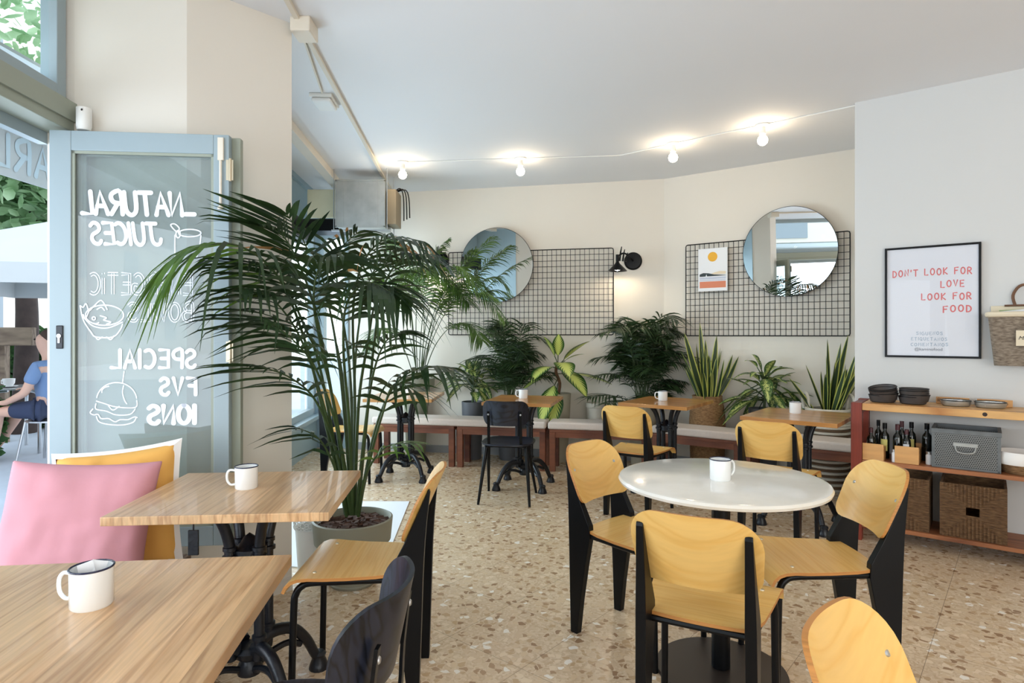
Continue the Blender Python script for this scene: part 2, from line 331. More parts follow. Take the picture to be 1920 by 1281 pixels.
def window(name, a, b, z0, z1, m, glass, fw=.06, dep=.07, mull=0, rails=()):
    """framed glazing from a to b (vertical plane)"""
    a = Vector(a); b = Vector(b); D = (b-a); ln = D.length; D.normalize(); N = V(D.y, -D.x, 0)
    Mx = frame(a, D, N); bm = new()
    box(bm, 0, fw, -dep/2, dep/2, z0, z1, Mx); box(bm, ln-fw, ln, -dep/2, dep/2, z0, z1, Mx)
    box(bm, fw, ln-fw, -dep/2, dep/2, z0, z0+fw, Mx); box(bm, fw, ln-fw, -dep/2, dep/2, z1-fw, z1, Mx)
    for i in range(mull): x = ln*(i+1)/(mull+1); box(bm, x-fw/2, x+fw/2, -dep/2, dep/2, z0+fw, z1-fw, Mx)
    for z in rails: box(bm, fw, ln-fw, -dep/2-.01, dep/2+.01, z-fw/2, z+fw/2, Mx)
    o = obj(name, bm, m, bev=.003); o['kind'] = 'structure'
    bm = new(); box(bm, fw-.01, ln-fw+.01, -.003, .003, z0+fw-.01, z1-fw+.01, Mx); obj('pane', bm, glass, o)
    return o
window('window_1', W1C+D1*(wlS+.05), W1C+D1*s_w1, .40, 2.45, M['frame'], M['glass'], .045)
# facade: low wall, big glazing between pillar and back corner
def facpt(y): return V(fac(y), y, 0)
bm = new(); a = facpt(3.42); b = facpt(7.06)
prism(bm, [(p.x, p.y) for p in (a, b, b+V(-.12, 0, 0), a+V(-.12, 0, 0))], 0, .40)
prism(bm, [(p.x, p.y) for p in (a, b, b+V(-.12, 0, 0), a+V(-.12, 0, 0))], 2.5, CEIL); struct('wall_left', bm, M['blue'])
bm = new(); prism(bm, [(p.x, p.y) for p in (a+V(.0, 0, 0), b+V(0, 0, 0), b+V(.07, 0, 0), a+V(.07, 0, 0))], .36, .40); struct('trim_1', bm, M['frame'])
window('window_2', facpt(3.44)+V(-.05, 0, 0), facpt(7.03)+V(-.05, 0, 0), .40, 2.5, M['frame'], M['glass'], .07, mull=2)
# facade near the camera: transom beam and clerestory, all open below
a = facpt(-2.95); b = facpt(2.72)
bm = new(); prism(bm, [(p.x, p.y) for p in (a, b, b+V(-.12, 0, 0), a+V(-.12, 0, 0))], 2.20, 2.33); struct('trim_2', bm, M['frame_in'], bev=.004)
bm = new(); prism(bm, [(p.x, p.y) for p in (a+V(.012, 0, 0), b+V(.012, 0, 0), b, a)], 2.243, 2.327); struct('trim_3', bm, M['frame_in'])
bm = new(); prism(bm, [(p.x, p.y) for p in (a+V(-.12, 0, 0), b+V(-.12, 0, 0), b+V(-.16, 0, 0), a+V(-.16, 0, 0))], 2.15, 2.24); struct('trim_4', bm, M['frame'])
window('window_3', facpt(-2.9)+V(-.06, 0, 0), facpt(2.70)+V(-.06, 0, 0), 2.33, CEIL, M['frame'], M['glass'], .06, mull=2)
bm = new()
for y in (-2.95, -1.2, .35): p = facpt(y); box(bm, p.x-.12, p.x, y-.06, y+.06, 0, 2.2)
struct('trim_5', bm, M['frame'])
bm = new(); prism(bm, [(p.x, p.y) for p in (a, facpt(-1.2), facpt(-1.2)+V(-.12, 0, 0), a+V(-.12, 0, 0))], 0, .8); struct('wall_left_near', bm, M['wall'])
window('window_4', facpt(-2.9)+V(-.06, 0, 0), facpt(-1.26)+V(-.06, 0, 0), .8, 2.2, M['frame'], M['glass'], .06)
window('window_5', V(-.6, back-.06, 0), V(4.2, back-.06, 0), .3, 2.75, M['frame'], M['glass'], .07, mull=3)

# pillar
PA, PB, PC = V(fac(2.72), 2.72, 0), V(-1.479, 2.79, 0), V(-1.1285, 3.1425, 0); PD, PE = V(-1.36, 3.30, 0), V(fac(3.44), 3.44, 0)
bm = new(); prism(bm, [(p.x, p.y) for p in (PA, PB, PC, PD, PE, PE+V(-.12, 0, 0), PA+V(-.12, 0, 0))], 0, CEIL); struct('wall_pillar', bm, M['wall'])
bm = new(); q = (PE-PD).normalized(); nn = V(-q.y, q.x, 0); nn = nn if nn.y > 0 else -nn
prism(bm, [(p.x, p.y) for p in (PD, PE, PE+nn*.01, PD+nn*.01)], 0, CEIL-.001); struct('trim_6', bm, M['blue'])
def baseboard(name, pts, h, th, m, N):
    bm = new()
    for a, b, n_ in zip(pts, pts[1:], N): prism(bm, [(p.x, p.y) for p in (a, b, b+n_*th, a+n_*th)], 0, h)
    return struct(name, bm, m)
nB = V(.709, -.705, 0)
baseboard('baseboard_pillar', [PB, PC], .065, .012, M['wall'], [nB])
baseboard('baseboard_back', [W1C+D1*s_w1, W1C], .08, .012, mat('grey_skirting', srgb(150, 152, 156), .5), [N1])
baseboard('baseboard_back_right', [W1C, w2end], .08, .012, bpy.data.materials['grey_skirting'], [N2])
baseboard('baseboard_right', [RC, rEnd], .07, .012, bpy.data.materials['grey_skirting'], [NR])

# ------------------------------------------------------------------ exterior
M['paving'] = mat('pale_street_paving', srgb(196, 204, 214), .7, var=.12, vscale=3, bump=.3)
bm = new(); box(bm, -30, -1.9, -14, 34, -.16, -.012); struct('floor_street', bm, M['paving'])
bm = new(); box(bm, -1.9, 6, -14, -3.12, -.16, -.012); struct('floor_street_front', bm, M['paving'])
M['fachouse'] = mat('cream_render', srgb(232, 224, 210), .8, var=.08, vscale=1)
t = thing('apartment_building', 'pale apartment house across the street with shuttered windows', 'building', (-13, 0, 0))
bm = new(); box(bm, -1, 0, -42, 34, -.012, 10); obj('wall', bm, M['fachouse'], t)
bm = new(); box(bm, 0, .9, -42, 34, 5.6, 5.9); obj('cornice', bm, M['white'], t)
sh = mat('grey_shutter', srgb(150, 160, 166), .6)
for i in range(14):
    for z in (1.0, 3.6, 7.2):
        bm = new(); box(bm, 0, .06, -38+i*5.2, -36.4+i*5.2, z, z+1.6); obj('window', bm, sh, t)

def leafblob(bm, c, R, n, size, rnd, squash=(1, 1, 1)):
    for i in range(n):
        d = V(rnd.gauss(0, 1), rnd.gauss(0, 1), rnd.gauss(0, 1)).normalized()*(rnd.random()**.4)
        p = Vector(c)+V(d.x*R*squash[0], d.y*R*squash[1], d.z*R*squash[2])
        a = V(rnd.gauss(0, 1), rnd.gauss(0, 1), rnd.gauss(0, .6)).normalized(); b = a.cross(V(rnd.gauss(0, 1), rnd.gauss(0, 1), rnd.gauss(0, 1))).normalized()
        s = size*rnd.uniform(.6, 1.3)
        vs = [bm.verts.new(p+q) for q in (-a*s, -a*s*.3+b*s*.5, a*s*.5+b*s*.45, a*s, a*s*.5-b*s*.45, -a*s*.3-b*s*.5)]
        bm.faces.new(vs)
M['treeleaf'] = leafmat('plane_tree_leaf', srgb(190, 214, 176), srgb(110, 156, 100), 3, .6, .5)
M['hedge'] = leafmat('dark_hedge_leaf', srgb(84, 124, 70), srgb(36, 66, 40), 4, .6, .35)
M['bark'] = mat('dark_bark', srgb(70, 58, 54), .9, var=.5, vscale=6, bump=.8, bscale=20)
def tree(x, y, trunk_r, h, crown, label, seed):
    rnd = random.Random(seed); t = thing('street_tree', label, 'tree', (x, y, 0))
    bm = new(); tube(bm, smoothpath([(0, 0, -.02), (.05, 0, h*.4), (-.05, .1, h*.75), (.1, .1, h)]), [trunk_r*(1.15-.5*i/15) for i in range(16)], 10)
    tube(bm, [(0, .05, h*.6), (-.5, -.3, h*.85), (-.9, -.6, h*1.05)], [trunk_r*.5, trunk_r*.35, trunk_r*.2], 8)
    obj('trunk', bm, M['bark'], t, True)
    bm = new()
    for (cx, cy, cz, R, n) in crown: leafblob(bm, (cx, cy, cz), R, n, .10, rnd, (1, 1, .8))
    obj('foliage', bm, M['treeleaf'], t)
p = pY(44, 640, 8.2)
tree(p.x, p.y, .13, 3.4, [(-.2, .2, 3.3, 1.15, 2600), (.8, .1, 3.5, .9, 1700), (-1.4, 0, 3.5, 1.0, 1500), (.3, 0, 5.0, 1.5, 700)], 'dark trunked street tree rising behind the cafe umbrella', 3)
p = pY(20, 200, 7)
tree(-8.2, 5.6, .12, 4.4, [(0, 0, 5.0, 1.0, 500), (-.4, -.8, 4.3, .8, 300)], 'slender street tree seen through the upper window', 5)
def hedge(name, x, y, z, R, sq, n, label, seed, size=.09):
    bm = new(); leafblob(bm, (0, 0, 0), R, n, size, random.Random(seed), sq); o = obj(name, bm, M['hedge']); o.location = (x, y, z); return tag(o, label, 'shrub')
p = pY(75, 590, 8.8); hedge('shrub', p.x, p.y, .62, .8, (.9, .6, 1.0), 1300, 'dark green shrub behind the cafe chair outside', 1)
p = pY(5, 740, 6.3); hedge('shrub', p.x-.35, p.y, .42, .42, (.8, .8, 1.2), 500, 'pale leafy shrub at the left edge beside the cafe table', 2)
p = pY(20, 690, 9.4); hedge('shrub', p.x-.3, p.y, .5, .75, (1.2, .5, .9), 900, 'low shrub under the wooden rail outside', 6)
# wooden rail fence
t = thing('rail_fence', 'weathered wooden rail with posts in front of the tree trunk', 'fence', (0, 0, 0))
r0 = pY(-60, 632, 7.4); r1 = pY(64, 632, 7.4); M['rail'] = wood('weathered_rail_wood', srgb(150, 132, 112), srgb(104, 86, 72), 'X', .3, .7, .6)
bm = new(); box(bm, r0.x, r1.x, r0.y-.04, r0.y+.04, 1.17, 1.39); obj('rail', bm, M['rail'], t, bev=.01)
for u in (6, -50):
    q = pY(u, 632, 7.48); bm = new(); box(bm, q.x-.05, q.x+.05, q.y-.04, q.y+.04, -.012, 1.17); obj('post', bm, M['rail'], t)
# market umbrella (cream) outside
t = thing('market_umbrella', 'cream canvas market umbrella over the cafe terrace', 'umbrella', (-4.55, 6.65, -.012))
bm = new(); n = 4; apex = bm.verts.new((0, 0, 2.62)); Rr = 1.9
c8 = []
for i in range(4):
    a = PI/4+i*PI/2+.25; c8 += [V(Rr*math.cos(a), Rr*math.sin(a), 1.95)]
rim = [bm.verts.new(p) for p in c8]; low = [bm.verts.new(p+V(0, 0, -.18)) for p in c8]
for i in range(4):
    bm.faces.new([apex, rim[i], rim[(i+1) % 4]]); bm.faces.new([rim[i], low[i], low[(i+1) % 4], rim[(i+1) % 4]])
M['canvas'] = mat('cream_canvas', srgb(196, 200, 200), .9, var=.05, vscale=2)
o = obj('canopy', bm, M['canvas'], t); o.modifiers.new('s', 'SOLIDIFY').thickness = .01
bm = new(); tube(bm, [(0, 0, 0), (0, 0, 2.61)], .03, 10); lathe(bm, [(0, .1), (.3, .08), (.3, 0), (0, 0)], 16); obj('pole', bm, M['alu'], t, True)
# awning with lettering on its valance, hung outside over the opening
t = thing('shop_awning', 'white awning with faint lettering on its hanging valance', 'awning', (0, 0, 0))
bm = new(); prism(bm, [(-2.12, 2.52), (-2.9, 2.49), (-2.9, 2.475), (-2.12, 2.505)], -3.5, 5.2, Matrix(((1, 0, 0, 0), (0, 0, 1, 0), (0, 1, 0, 0), (0, 0, 0, 1)))); obj('roof_cloth', bm, M['canvas'], t)
bm = new(); box(bm, -2.91, -2.90, -3.5, 5.2, 2.215, 2.49); obj('valance', bm, M['canvas'], t)
bm = new(); tube(bm, [(-2.1, 2.9, 2.40), (-2.5, 3.2, 2.43), (-2.88, 3.4, 2.46)], .018, 6); obj('folding_arm', bm, M['alu'], t)

# ------------------------------------------------------------------ stroke lettering
def arc(cx, cy, rx, ry, a0, a1, n=9): return [(cx+rx*math.cos(math.radians(a0+(a1-a0)*i/n)), cy+ry*math.sin(math.radians(a0+(a1-a0)*i/n))) for i in range(n+1)]
G = {
 'A': [[(0, 0), (.3, 1), (.6, 0)], [(.13, .36), (.48, .36)]], 'B': [[(0, 0), (0, 1), (.35, .97), (.48, .78), (.35, .56), (.05, .53)], [(.3, .54), (.55, .42), (.5, .1), (.3, 0), (0, 0)]],
 'C': [arc(.38, .5, .36, .5, 60, 300)], 'D': [[(0, 0), (0, 1)], [(0, 1), (.35, .92), (.55, .6), (.5, .22), (.28, .02), (0, 0)]],
 'E': [[(.5, 1), (0, 1), (0, 0), (.52, 0)], [(0, .52), (.42, .52)]], 'F': [[(.52, 1), (0, .98), (0, 0)], [(0, .52), (.4, .54)]],
 'G': [arc(.35, .5, .34, .5, 50, 270)+[(.66, .1), (.66, .45), (.4, .45)]], 'I': [[(.06, 0), (.06, 1)]], 'J': [[(.5, 1), (.5, .22), (.3, 0), (.08, .06), (0, .25)], [(.2, 1), (.75, 1)]],
 'K': [[(0, 0), (0, 1)], [(.5, 1), (.02, .45), (.55, 0)]], 'L': [[(0, 1), (0, 0), (.5, .02)]], 'M': [[(0, 0), (.08, 1), (.35, .35), (.62, 1), (.72, 0)]],
 'N': [[(0, 0), (0, 1), (.52, 0), (.52, 1)]], 'O': [arc(.3, .5, .3, .5, 90, 450, 14)], 'P': [[(0, 0), (0, 1), (.38, .96), (.52, .74), (.38, .5), (.02, .46)]],
 'Q': [arc(.3, .5, .3, .5, 90, 450, 14), [(.35, .2), (.65, -.05)]], 'R': [[(0, 0), (0, 1), (.38, .96), (.5, .76), (.38, .54), (.02, .48)], [(.2, .48), (.55, 0)]],
 'S': [[(.5, .86), (.32, 1), (.08, .92), (.03, .7), (.2, .55), (.42, .44), (.5, .24), (.38, .04), (.14, 0), (0, .14)]], 'T': [[(0, 1), (.62, 1)], [(.31, 1), (.31, 0)]],
 'U': [[(0, 1), (.02, .25), (.18, 0), (.38, 0), (.54, .25), (.55, 1)]], 'V': [[(0, 1), (.28, 0), (.56, 1)]], 'W': [[(0, 1), (.18, 0), (.4, .75), (.62, 0), (.8, 1)]],
 "'": [[(.06, 1.02), (.03, .78)]], '_': [[(0, .05), (.45, .05)]], 'i': [[(.06, 0), (.06, .78)], [(.06, 1.0), (.065, 1.03)]], 'e': [arc(.25, .3, .25, .3, 330, 10, 8)+[(.02, .3)]],
 'l': [[(.05, 0), (.05, 1.0)]], 'o': [arc(.22, .26, .22, .26, 90, 450, 10)]}
def gw(c): return .3 if c == ' ' else max(x for s in G[c] for x, y in s)
RBC = [0]
def ribbon(bm, pts, wd, to3, z0=0, dz=.0004):
    """rounded flat stroke of width wd through 2-D points, mapped by to3(x,y,h)"""
    RBC[0] += 1; dz = dz+(RBC[0] % 9)*.00009
    P = [V(x, y, 0) for x, y in pts]
    L, R = [], []
    for i, p in enumerate(P):
        t = (P[min(i+1, len(P)-1)]-P[max(i-1, 0)]).normalized(); n_ = V(-t.y, t.x, 0)*wd/2; L.append(p+n_); R.append(p-n_)
    vl = [bm.verts.new(to3(p.x, p.y, dz)) for p in L]; vr = [bm.verts.new(to3(p.x, p.y, dz)) for p in R]
    for i in range(len(P)-1): bm.faces.new([vl[i], vl[i+1], vr[i+1], vr[i]])
    for k in (0, -1):
        c = bm.verts.new(to3(P[k].x, P[k].y, dz+.00005)); ring = [bm.verts.new(to3(P[k].x+wd/2*math.cos(2*PI*j/10), P[k].y+wd/2*math.sin(2*PI*j/10), dz+.00005)) for j in range(10)]
        for j in range(10): bm.faces.new([c, ring[j], ring[(j+1) % 10]])
def smooth2(s, k=3):
    if len(s) < 3: return s
    P = smoothpath([(x, y, 0) for x, y in s], k); return [(p.x, p.y) for p in P]
ANG = set('AEFIKLMNTVWl_\'')
def write(bm, txt, x, y, h, wd, to3, track=.22, slant=0, wx=1.0, outline=False, wob=0):
    rnd = random.Random(len(txt)*7+int(h*1000))
    for c in txt:
        if c != ' ':
            dy = rnd.uniform(-wob, wob)*h
            for s in G[c]:
                s2 = [(x+(px*wx+slant*py)*h, y+dy+py*h) for px, py in s]
                if c not in ANG: s2 = smooth2(s2)
                if outline:
                    P = [V(a, b, 0) for a, b in s2]
                    for sg in (-1, 1):
                        o2 = []
                        for i, p in enumerate(P):
                            t = (P[min(i+1, len(P)-1)]-P[max(i-1, 0)]).normalized(); n_ = V(-t.y, t.x, 0)*sg*outline; o2.append((p.x+n_.x, p.y+n_.y))
                        ribbon(bm, o2, wd, to3)
                else: ribbon(bm, s2, wd, to3)
        x += (gw(c)*wx+track)*h
    return x

# lettering on the awning valance (faces the street, so it reads mirrored from inside)
bm = new()
write(bm, 'ARLI', 0, 2.27, .18, .032, lambda x, y, d: V(-2.8995+d*5, 3.84-x, y), .30)
obj('lettering', bm, mat('pale_blue_lettering', srgb(196, 212, 220), .8), t)

# ------------------------------------------------------------------ cafe furniture and person outside
g = at(45, 848, 0); t = thing('cafe_table', 'small grey metal cafe table outside the window', 'table', (g.x-.1, g.y+.25, -.012))
bm = new(); box(bm, -.38, .38, -.3, .3, .70, .72); obj('tabletop', bm, M['alu'], t, bev=.005)
for sx_, sy_ in ((-1, -1), (1, -1), (1, 1), (-1, 1)):
    bm = new(); tube(bm, smoothpath([(.12*sx_, .2*sy_, .69), (.24*sx_, .24*sy_, .66), (.27*sx_, .25*sy_, .5), (.27*sx_, .25*sy_, 0)]), .018, 8); obj('leg', bm, M['alu'], t, True)
c = thing('coffee_cup', 'white coffee cup on a saucer on the outdoor table', 'cup', (g.x-.1-.15, g.y+.1, .709))
bm = new(); lathe(bm, [(.0, .012), (.035, .012), (.055, .05), (.06, .10), (.056, .10), (.05, .05), (0, .03)], 16); obj('cup', bm, M['enamel'], c, True)
bm = new(); tube(bm, [(-.055, 0, .085), (-.085, 0, .08), (-.085, 0, .045), (-.05, 0, .035)], .006, 6); obj('handle', bm, M['enamel'], c, True)
bm = new(); lathe(bm, [(0, .002), (.05, .002), (.085, .014), (.085, .018), (.05, .008), (0, .008)], 20); obj('saucer', bm, M['enamel'], c, True)
hx, hy = pY(84, 630, 6.35).x, 6.35
t = thing('cafe_chair', 'metal cafe chair on the terrace under the seated person', 'chair', (hx+.05, hy, -.012))
bm = new(); lathe(bm, [(0, .44), (.2, .44), (.2, .425), (0, .425)], 20); obj('seat', bm, M['alu'], t)
bm = new(); tube(bm, smoothpath([(.19, -.17, .42), (.22, -.2, .62), (.26, -.17, .80), (.28, 0, .84), (.26, .17, .80), (.22, .2, .62), (.19, .17, .42)]), .012, 8); obj('backrest', bm, M['alu'], t, True)
for sx_, sy_ in ((-1, -1), (1, -1), (1, 1), (-1, 1)):
    bm = new(); tube(bm, [(.14*sx_, .14*sy_, .43), (.2*sx_, .19*sy_, 0)], .012, 8); obj('leg', bm, M['alu'], t, True)
# seated person
def skin(name, joints, edges, m, parent, sub=2, root=0):
    me = bpy.data.meshes.new(name); me.from_pydata([j[:3] for j in joints], edges, []); o = link(name, me, m, parent)
    md = o.modifiers.new('skin', 'SKIN'); md.use_smooth_shade = True
    for i, j in enumerate(joints): d = me.skin_vertices[0].data[i]; d.radius = (j[3], j[4] if len(j) > 4 else j[3]); d.use_root = (i == root)
    s = o.modifiers.new('sub', 'SUBSURF'); s.levels = s.render_levels = sub; return o
M['skin'] = mat('skin', srgb(220, 176, 156), .55)
P_ = thing('person', 'person in a blue shirt and shorts sitting at the outdoor table', 'person', (hx+.05, hy, 0))
J = [(.0, 0, .54, .12, .10), (.03, 0, .72, .115, .10), (.03, 0, .92, .14, .11), (.0, 0, 1.02, .07, .06), (-.02, 0, 1.09, .05, .05), (-.04, 0, 1.16, .075, .075), (-.05, 0, 1.25, .095, .085), (-.04, 0, 1.32, .07, .065),
     (-.05, -.10, .53, .085), (-.42, -.13, .52, .06), (-.46, -.13, .28, .05), (-.50, -.13, .07, .035), (-.6, -.13, .03, .03),
     (-.05, .10, .53, .085), (-.40, .14, .52, .06), (-.56, .14, .28, .05), (-.70, .14, .07, .035), (-.8, .14, .03, .03),
     (.02, -.19, .97, .055), (-.06, -.25, .72, .042), (-.30, -.18, .62, .03), (-.36, -.16, .61, .026),
     (.02, .19, .97, .055), (-.10, .26, .76, .042), (-.32, .2, .74, .03), (-.38, .18, .735, .026)]
Ed = [(0, 1), (1, 2), (2, 3), (3, 4), (4, 5), (5, 6), (6, 7), (0, 8), (8, 9), (9, 10), (10, 11), (11, 12), (0, 13), (13, 14), (14, 15), (15, 16), (16, 17), (2, 18), (18, 19), (19, 20), (20, 21), (2, 22), (22, 23), (23, 24), (24, 25)]
for (hx_, hy_, hz_) in ((-.36, -.16, .61), (-.38, .18, .735)):     # five fingers rooted in each palm
    b0 = 21 if hy_ < 0 else 25
    for k in range(5):
        a = (k-2)*.014; ln = (.05, .07, .078, .07, .05)[k]
        J.append((hx_-.03, hy_+a, hz_, .010)); J.append((hx_-.03-ln*.6, hy_+a*1.3, hz_-.005, .008)); J.append((hx_-.03-ln, hy_+a*1.4, hz_-.02, .007))
        n0 = len(J)-3; Ed += [(b0, n0), (n0, n0+1), (n0+1, n0+2)]
skin('body', J, Ed, M['skin'], P_)
M['shirt'] = mat('blue_shirt', srgb(120, 146, 186), .9); M['short'] = mat('navy_shorts', srgb(54, 64, 92), .9); M['hair'] = mat('brown_hair', srgb(70, 52, 42), .8)
skin('shirt', [(.0, 0, .52, .15, .13), (.03, 0, .72, .14, .125), (.03, 0, .92, .165, .135), (.0, 0, 1.03, .08, .075), (.02, -.19, .97, .075), (-.03, -.24, .80, .065), (.02, .19, .97, .075), (-.05, .25, .82, .065)], [(0, 1), (1, 2), (2, 3), (2, 4), (4, 5), (2, 6), (6, 7)], M['shirt'], P_)
skin('shorts', [(.02, 0, .53, .15, .11), (-.06, -.10, .54, .105), (-.32, -.125, .53, .085), (-.06, .10, .54, .105), (-.31, .13, .53, .085)], [(0, 1), (1, 2), (0, 3), (3, 4)], M['short'], P_)
skin('hair', [(.02, 0, 1.22, .06), (.0, 0, 1.31, .09), (-.03, 0, 1.36, .07)], [(0, 1), (1, 2)], M['hair'], P_)
bm = new()
for yy, z in ((-.035, 1.255), (.035, 1.255)): lathe(bm, [(0, .012), (.011, 0), (0, -.012)], 8, Matrix.Translation((-.128, yy, z)))
obj('eyes', bm, M['blackink'], P_)
skin('sneaker', [(-.5, -.13, .045, .045), (-.62, -.13, .03, .04)], [(0, 1)], M['shirt'], P_); skin('sneaker', [(-.7, .14, .045, .045), (-.82, .14, .03, .04)], [(0, 1)], M['shirt'], P_)
# parked scooter seen as a reflection is left to the street furniture: a row of planters
for i, (x, y) in enumerate(((-7.6, 1.2), (-7.6, -1.0))):
    t = thing('street_planter', ('green' if i else 'dark green')+' box planter across the pavement, '+('nearest' if i else 'next to the fence'), 'planter', (x, y, -.012))
    bm = new(); box(bm, -.3, .3, -.7, .7, 0, .5); obj('box', bm, M['potgrey'], t, bev=.01)
    bm = new(); leafblob(bm, (0, 0, .8), .55, 500, .08, random.Random(i), (.6, 1.2, .7)); obj('foliage', bm, M['hedge'], t)

# ------------------------------------------------------------------ oak and black-steel chairs
def backrest_mesh(W=.40, H=.238, r=.11, Rc=.42, tilt=math.radians(24), z0=.567, th=.010, y0=-.275, rb=.045):
    """curved plywood panel with rounded corners, made as a clipped polar grid"""
    bm = new(); hw = W/2
    def half(t):                           # half width at height t
        x = hw
        if t > H-r: x = hw-r+math.sqrt(max(0, r*r-(t-(H-r))**2))
        x -= .018*(1-t/H)
        if t < rb: x = x-rb+math.sqrt(max(0, rb*rb-(rb-t)**2))
        return x
    ts = [0, .004, .012, .025, .045, .07, .1, .13, .15, .175, .195, .212, .226, .237, .244, .248, .25]; ts = [t*H/.25 for t in ts]
    nx = 16; g_ = {}
    for side in (0, 1):
        off = -th/2 if side else th/2
        for i, t in enumerate(ts):
            w_ = half(t)
            for j in range(nx+1):
                s = -w_+2*w_*j/nx; R = Rc-off
                x = R*math.sin(s/Rc); y = y0+(Rc-R*math.cos(s/Rc))-(t-.12)*math.tan(tilt)
                g_[side, i, j] = bm.verts.new(V(x, y, z0+t))
    n = len(ts)
    for i in range(n-1):
        for j in range(nx):
            for s in (0, 1): bm.faces.new([g_[s, i, j], g_[s, i+1, j], g_[s, i+1, j+1], g_[s, i, j+1]])
    rim = [(0, j) for j in range(nx+1)]+[(i, nx) for i in range(1, n)]+[(n-1, j) for j in range(nx-1, -1, -1)]+[(i, 0) for i in range(n-2, 0, -1)]
    for a, b in zip(rim, rim[1:]+rim[:1]):
        f = bm.faces.new([g_[0, a[0], a[1]], g_[0, b[0], b[1]], g_[1, b[0], b[1]], g_[1, a[0], a[1]]]); f.material_index = 1
    return bm
def seat_mesh():
    bm = new(); th = .011; prof = [(-.19, .462), (-.10, .459), (0, .458), (.08, .460), (.13, .463), (.165, .461), (.19, .452), (.208, .436), (.218, .415)]
    nx = 10; g_ = {}
    for s in (0, 1):
        for i, (y, z) in enumerate(prof):
            t = (y+.19)/.41; hw = .165+.045*min(1, t*1.15)
            if i == 0: hw -= .012
            p, q = prof[max(i-1, 0)], prof[min(i+1, len(prof)-1)]; ty, tz = q[0]-p[0], q[1]-p[1]; l = math.hypot(ty, tz)
            ny, nz = -tz/l, ty/l
            for j in range(nx+1):
                x = -hw+2*hw*j/nx; bow = .012*(1-(x/hw)**2) if i == 0 else 0
                g_[s, i, j] = bm.verts.new(V(x, y-bow-(ny*th if s else 0), z-(nz*th if s else 0)))
    n = len(prof)
    for i in range(n-1):
        for j in range(nx):
            for s in (0, 1): bm.faces.new([g_[s, i, j], g_[s, i+1, j], g_[s, i+1, j+1], g_[s, i, j+1]])
    rim = [(0, j) for j in range(nx+1)]+[(i, nx) for i in range(1, n)]+[(n-1, j) for j in range(nx-1, -1, -1)]+[(i, 0) for i in range(n-2, 0, -1)]
    for a, b in zip(rim, rim[1:]+rim[:1]):
        f = bm.faces.new([g_[0, a[0], a[1]], g_[0, b[0], b[1]], g_[1, b[0], b[1]], g_[1, a[0], a[1]]]); f.material_index = 1
    return bm
def oak_chair(label, group):
    t = thing('dining_chair', label, 'chair', (0, 0, 0), 0, group)
    o = obj('seat', seat_mesh(), M['ply'], t, True); o.data.materials.append(M['ply_edge'])
    o = obj('backrest', backrest_mesh(), M['ply'], t, True); o.data.materials.append(M['ply_edge'])
    for sx_ in (-1, 1):
        # folded steel rear leg: narrow foot, wide at the seat, narrow top that carries the backrest
        bm = new(); zs = [(0, -.250, -.214), (.15, -.255, -.196), (.30, -.260, -.172), (.43, -.264, -.148), (.48, -.266, -.152), (.57, -.271, -.200), (.65, -.278, -.236), (.72, -.286, -.267), (.745, -.289, -.278), (.757, -.286, -.281)]
        ring = []
        for z, ya, yb in zs:
            k = .016 if z < .5 else .016-.006*(z-.5)/.28; x = .150+.008*(1-z/.8)
            ring.append([bm.verts.new(V(sx_*x+dx, y, z)) for dx, y in ((-k, ya), (k, ya), (k, yb), (-k, yb))])
        for a, b in zip(ring, ring[1:]):
            for k in range(4): bm.faces.new([a[k], a[(k+1) % 4], b[(k+1) % 4], b[k]])
        bm.faces.new(ring[0][::-1]); bm.faces.new(ring[-1]); obj('leg', bm, M['black'], t, bev=.004)
        bm = new(); pts = smoothpath([(.150, -.16, .437), (.165, 0, .437), (.176, .12, .437), (.180, .155, .427), (.182, .175, .40), (.184, .182, .34), (.188, .19, 0)], 4)
        tube(bm, [(sx_*p.x, p.y, p.z) for p in pts], .0125, 10); obj('leg', bm, M['black'], t, True)
        for (bx, by, bz) in ((sx_*.145, 0, .705),):
            tl = math.radians(24); Mx = Matrix.Translation((bx, -.275+(.42-.42*math.cos(bx/.42))-(bz-.567-.12)*math.tan(tl)+.0065, bz)) @ Matrix.Rotation(-PI/2+tl, 4, 'X')
            bm = new(); lathe(bm, [(0, .002), (.006, .0015), (.008, -.004), (0, -.004)], 12, Mx); obj('bolt', bm, M['alu'], t, True)
        bm = new(); lathe(bm, [(0, .0035), (.006, .003), (.008, -.002), (0, -.002)], 12, Matrix.Translation((sx_*.15, .12, .4625))); obj('bolt', bm, M['brass'], t, True)
    bm = new(); tube(bm, [(-.16, -.19, .44), (.16, -.19, .44)], .011, 8); tube(bm, [(-.175, .13, .436), (.175, .13, .436)], .009, 8); obj('seat_rail', bm, M['black'], t, True)
    return t
def face(deg): return math.radians(deg-90)
grp = 'oak plywood chairs with black steel legs'
c0 = oak_chair('oak plywood chair with its back to the viewer, nearest side of the round marble table', grp)
c0.location = (.638, 1.986, 0); c0.rotation_euler.z = face(63)
for x, y, a, lab in ((.556, 2.638, -46, 'oak plywood chair on the left side of the round marble table'),
                     (1.142, 2.372, 178, 'oak plywood chair on the right side of the round marble table'),
                     (.943, 4.56, 57, 'oak plywood chair at the back table in front of the belly basket'),
                     (1.645, 3.795, 54, 'oak plywood chair at the back table nearest the shelf unit'),
                     (-1.42, 5.55, -4, 'oak plywood chair seen through the palm stems beside the far window'),
                     (-.582, 2.325, 181, 'oak plywood chair seen side-on beside the big floor palm pot'),
                     (.785, .877, 315, 'oak plywood chair cut by the frame in the bottom right foreground')):
    dup(c0, (x, y, 0), face(a), lab)

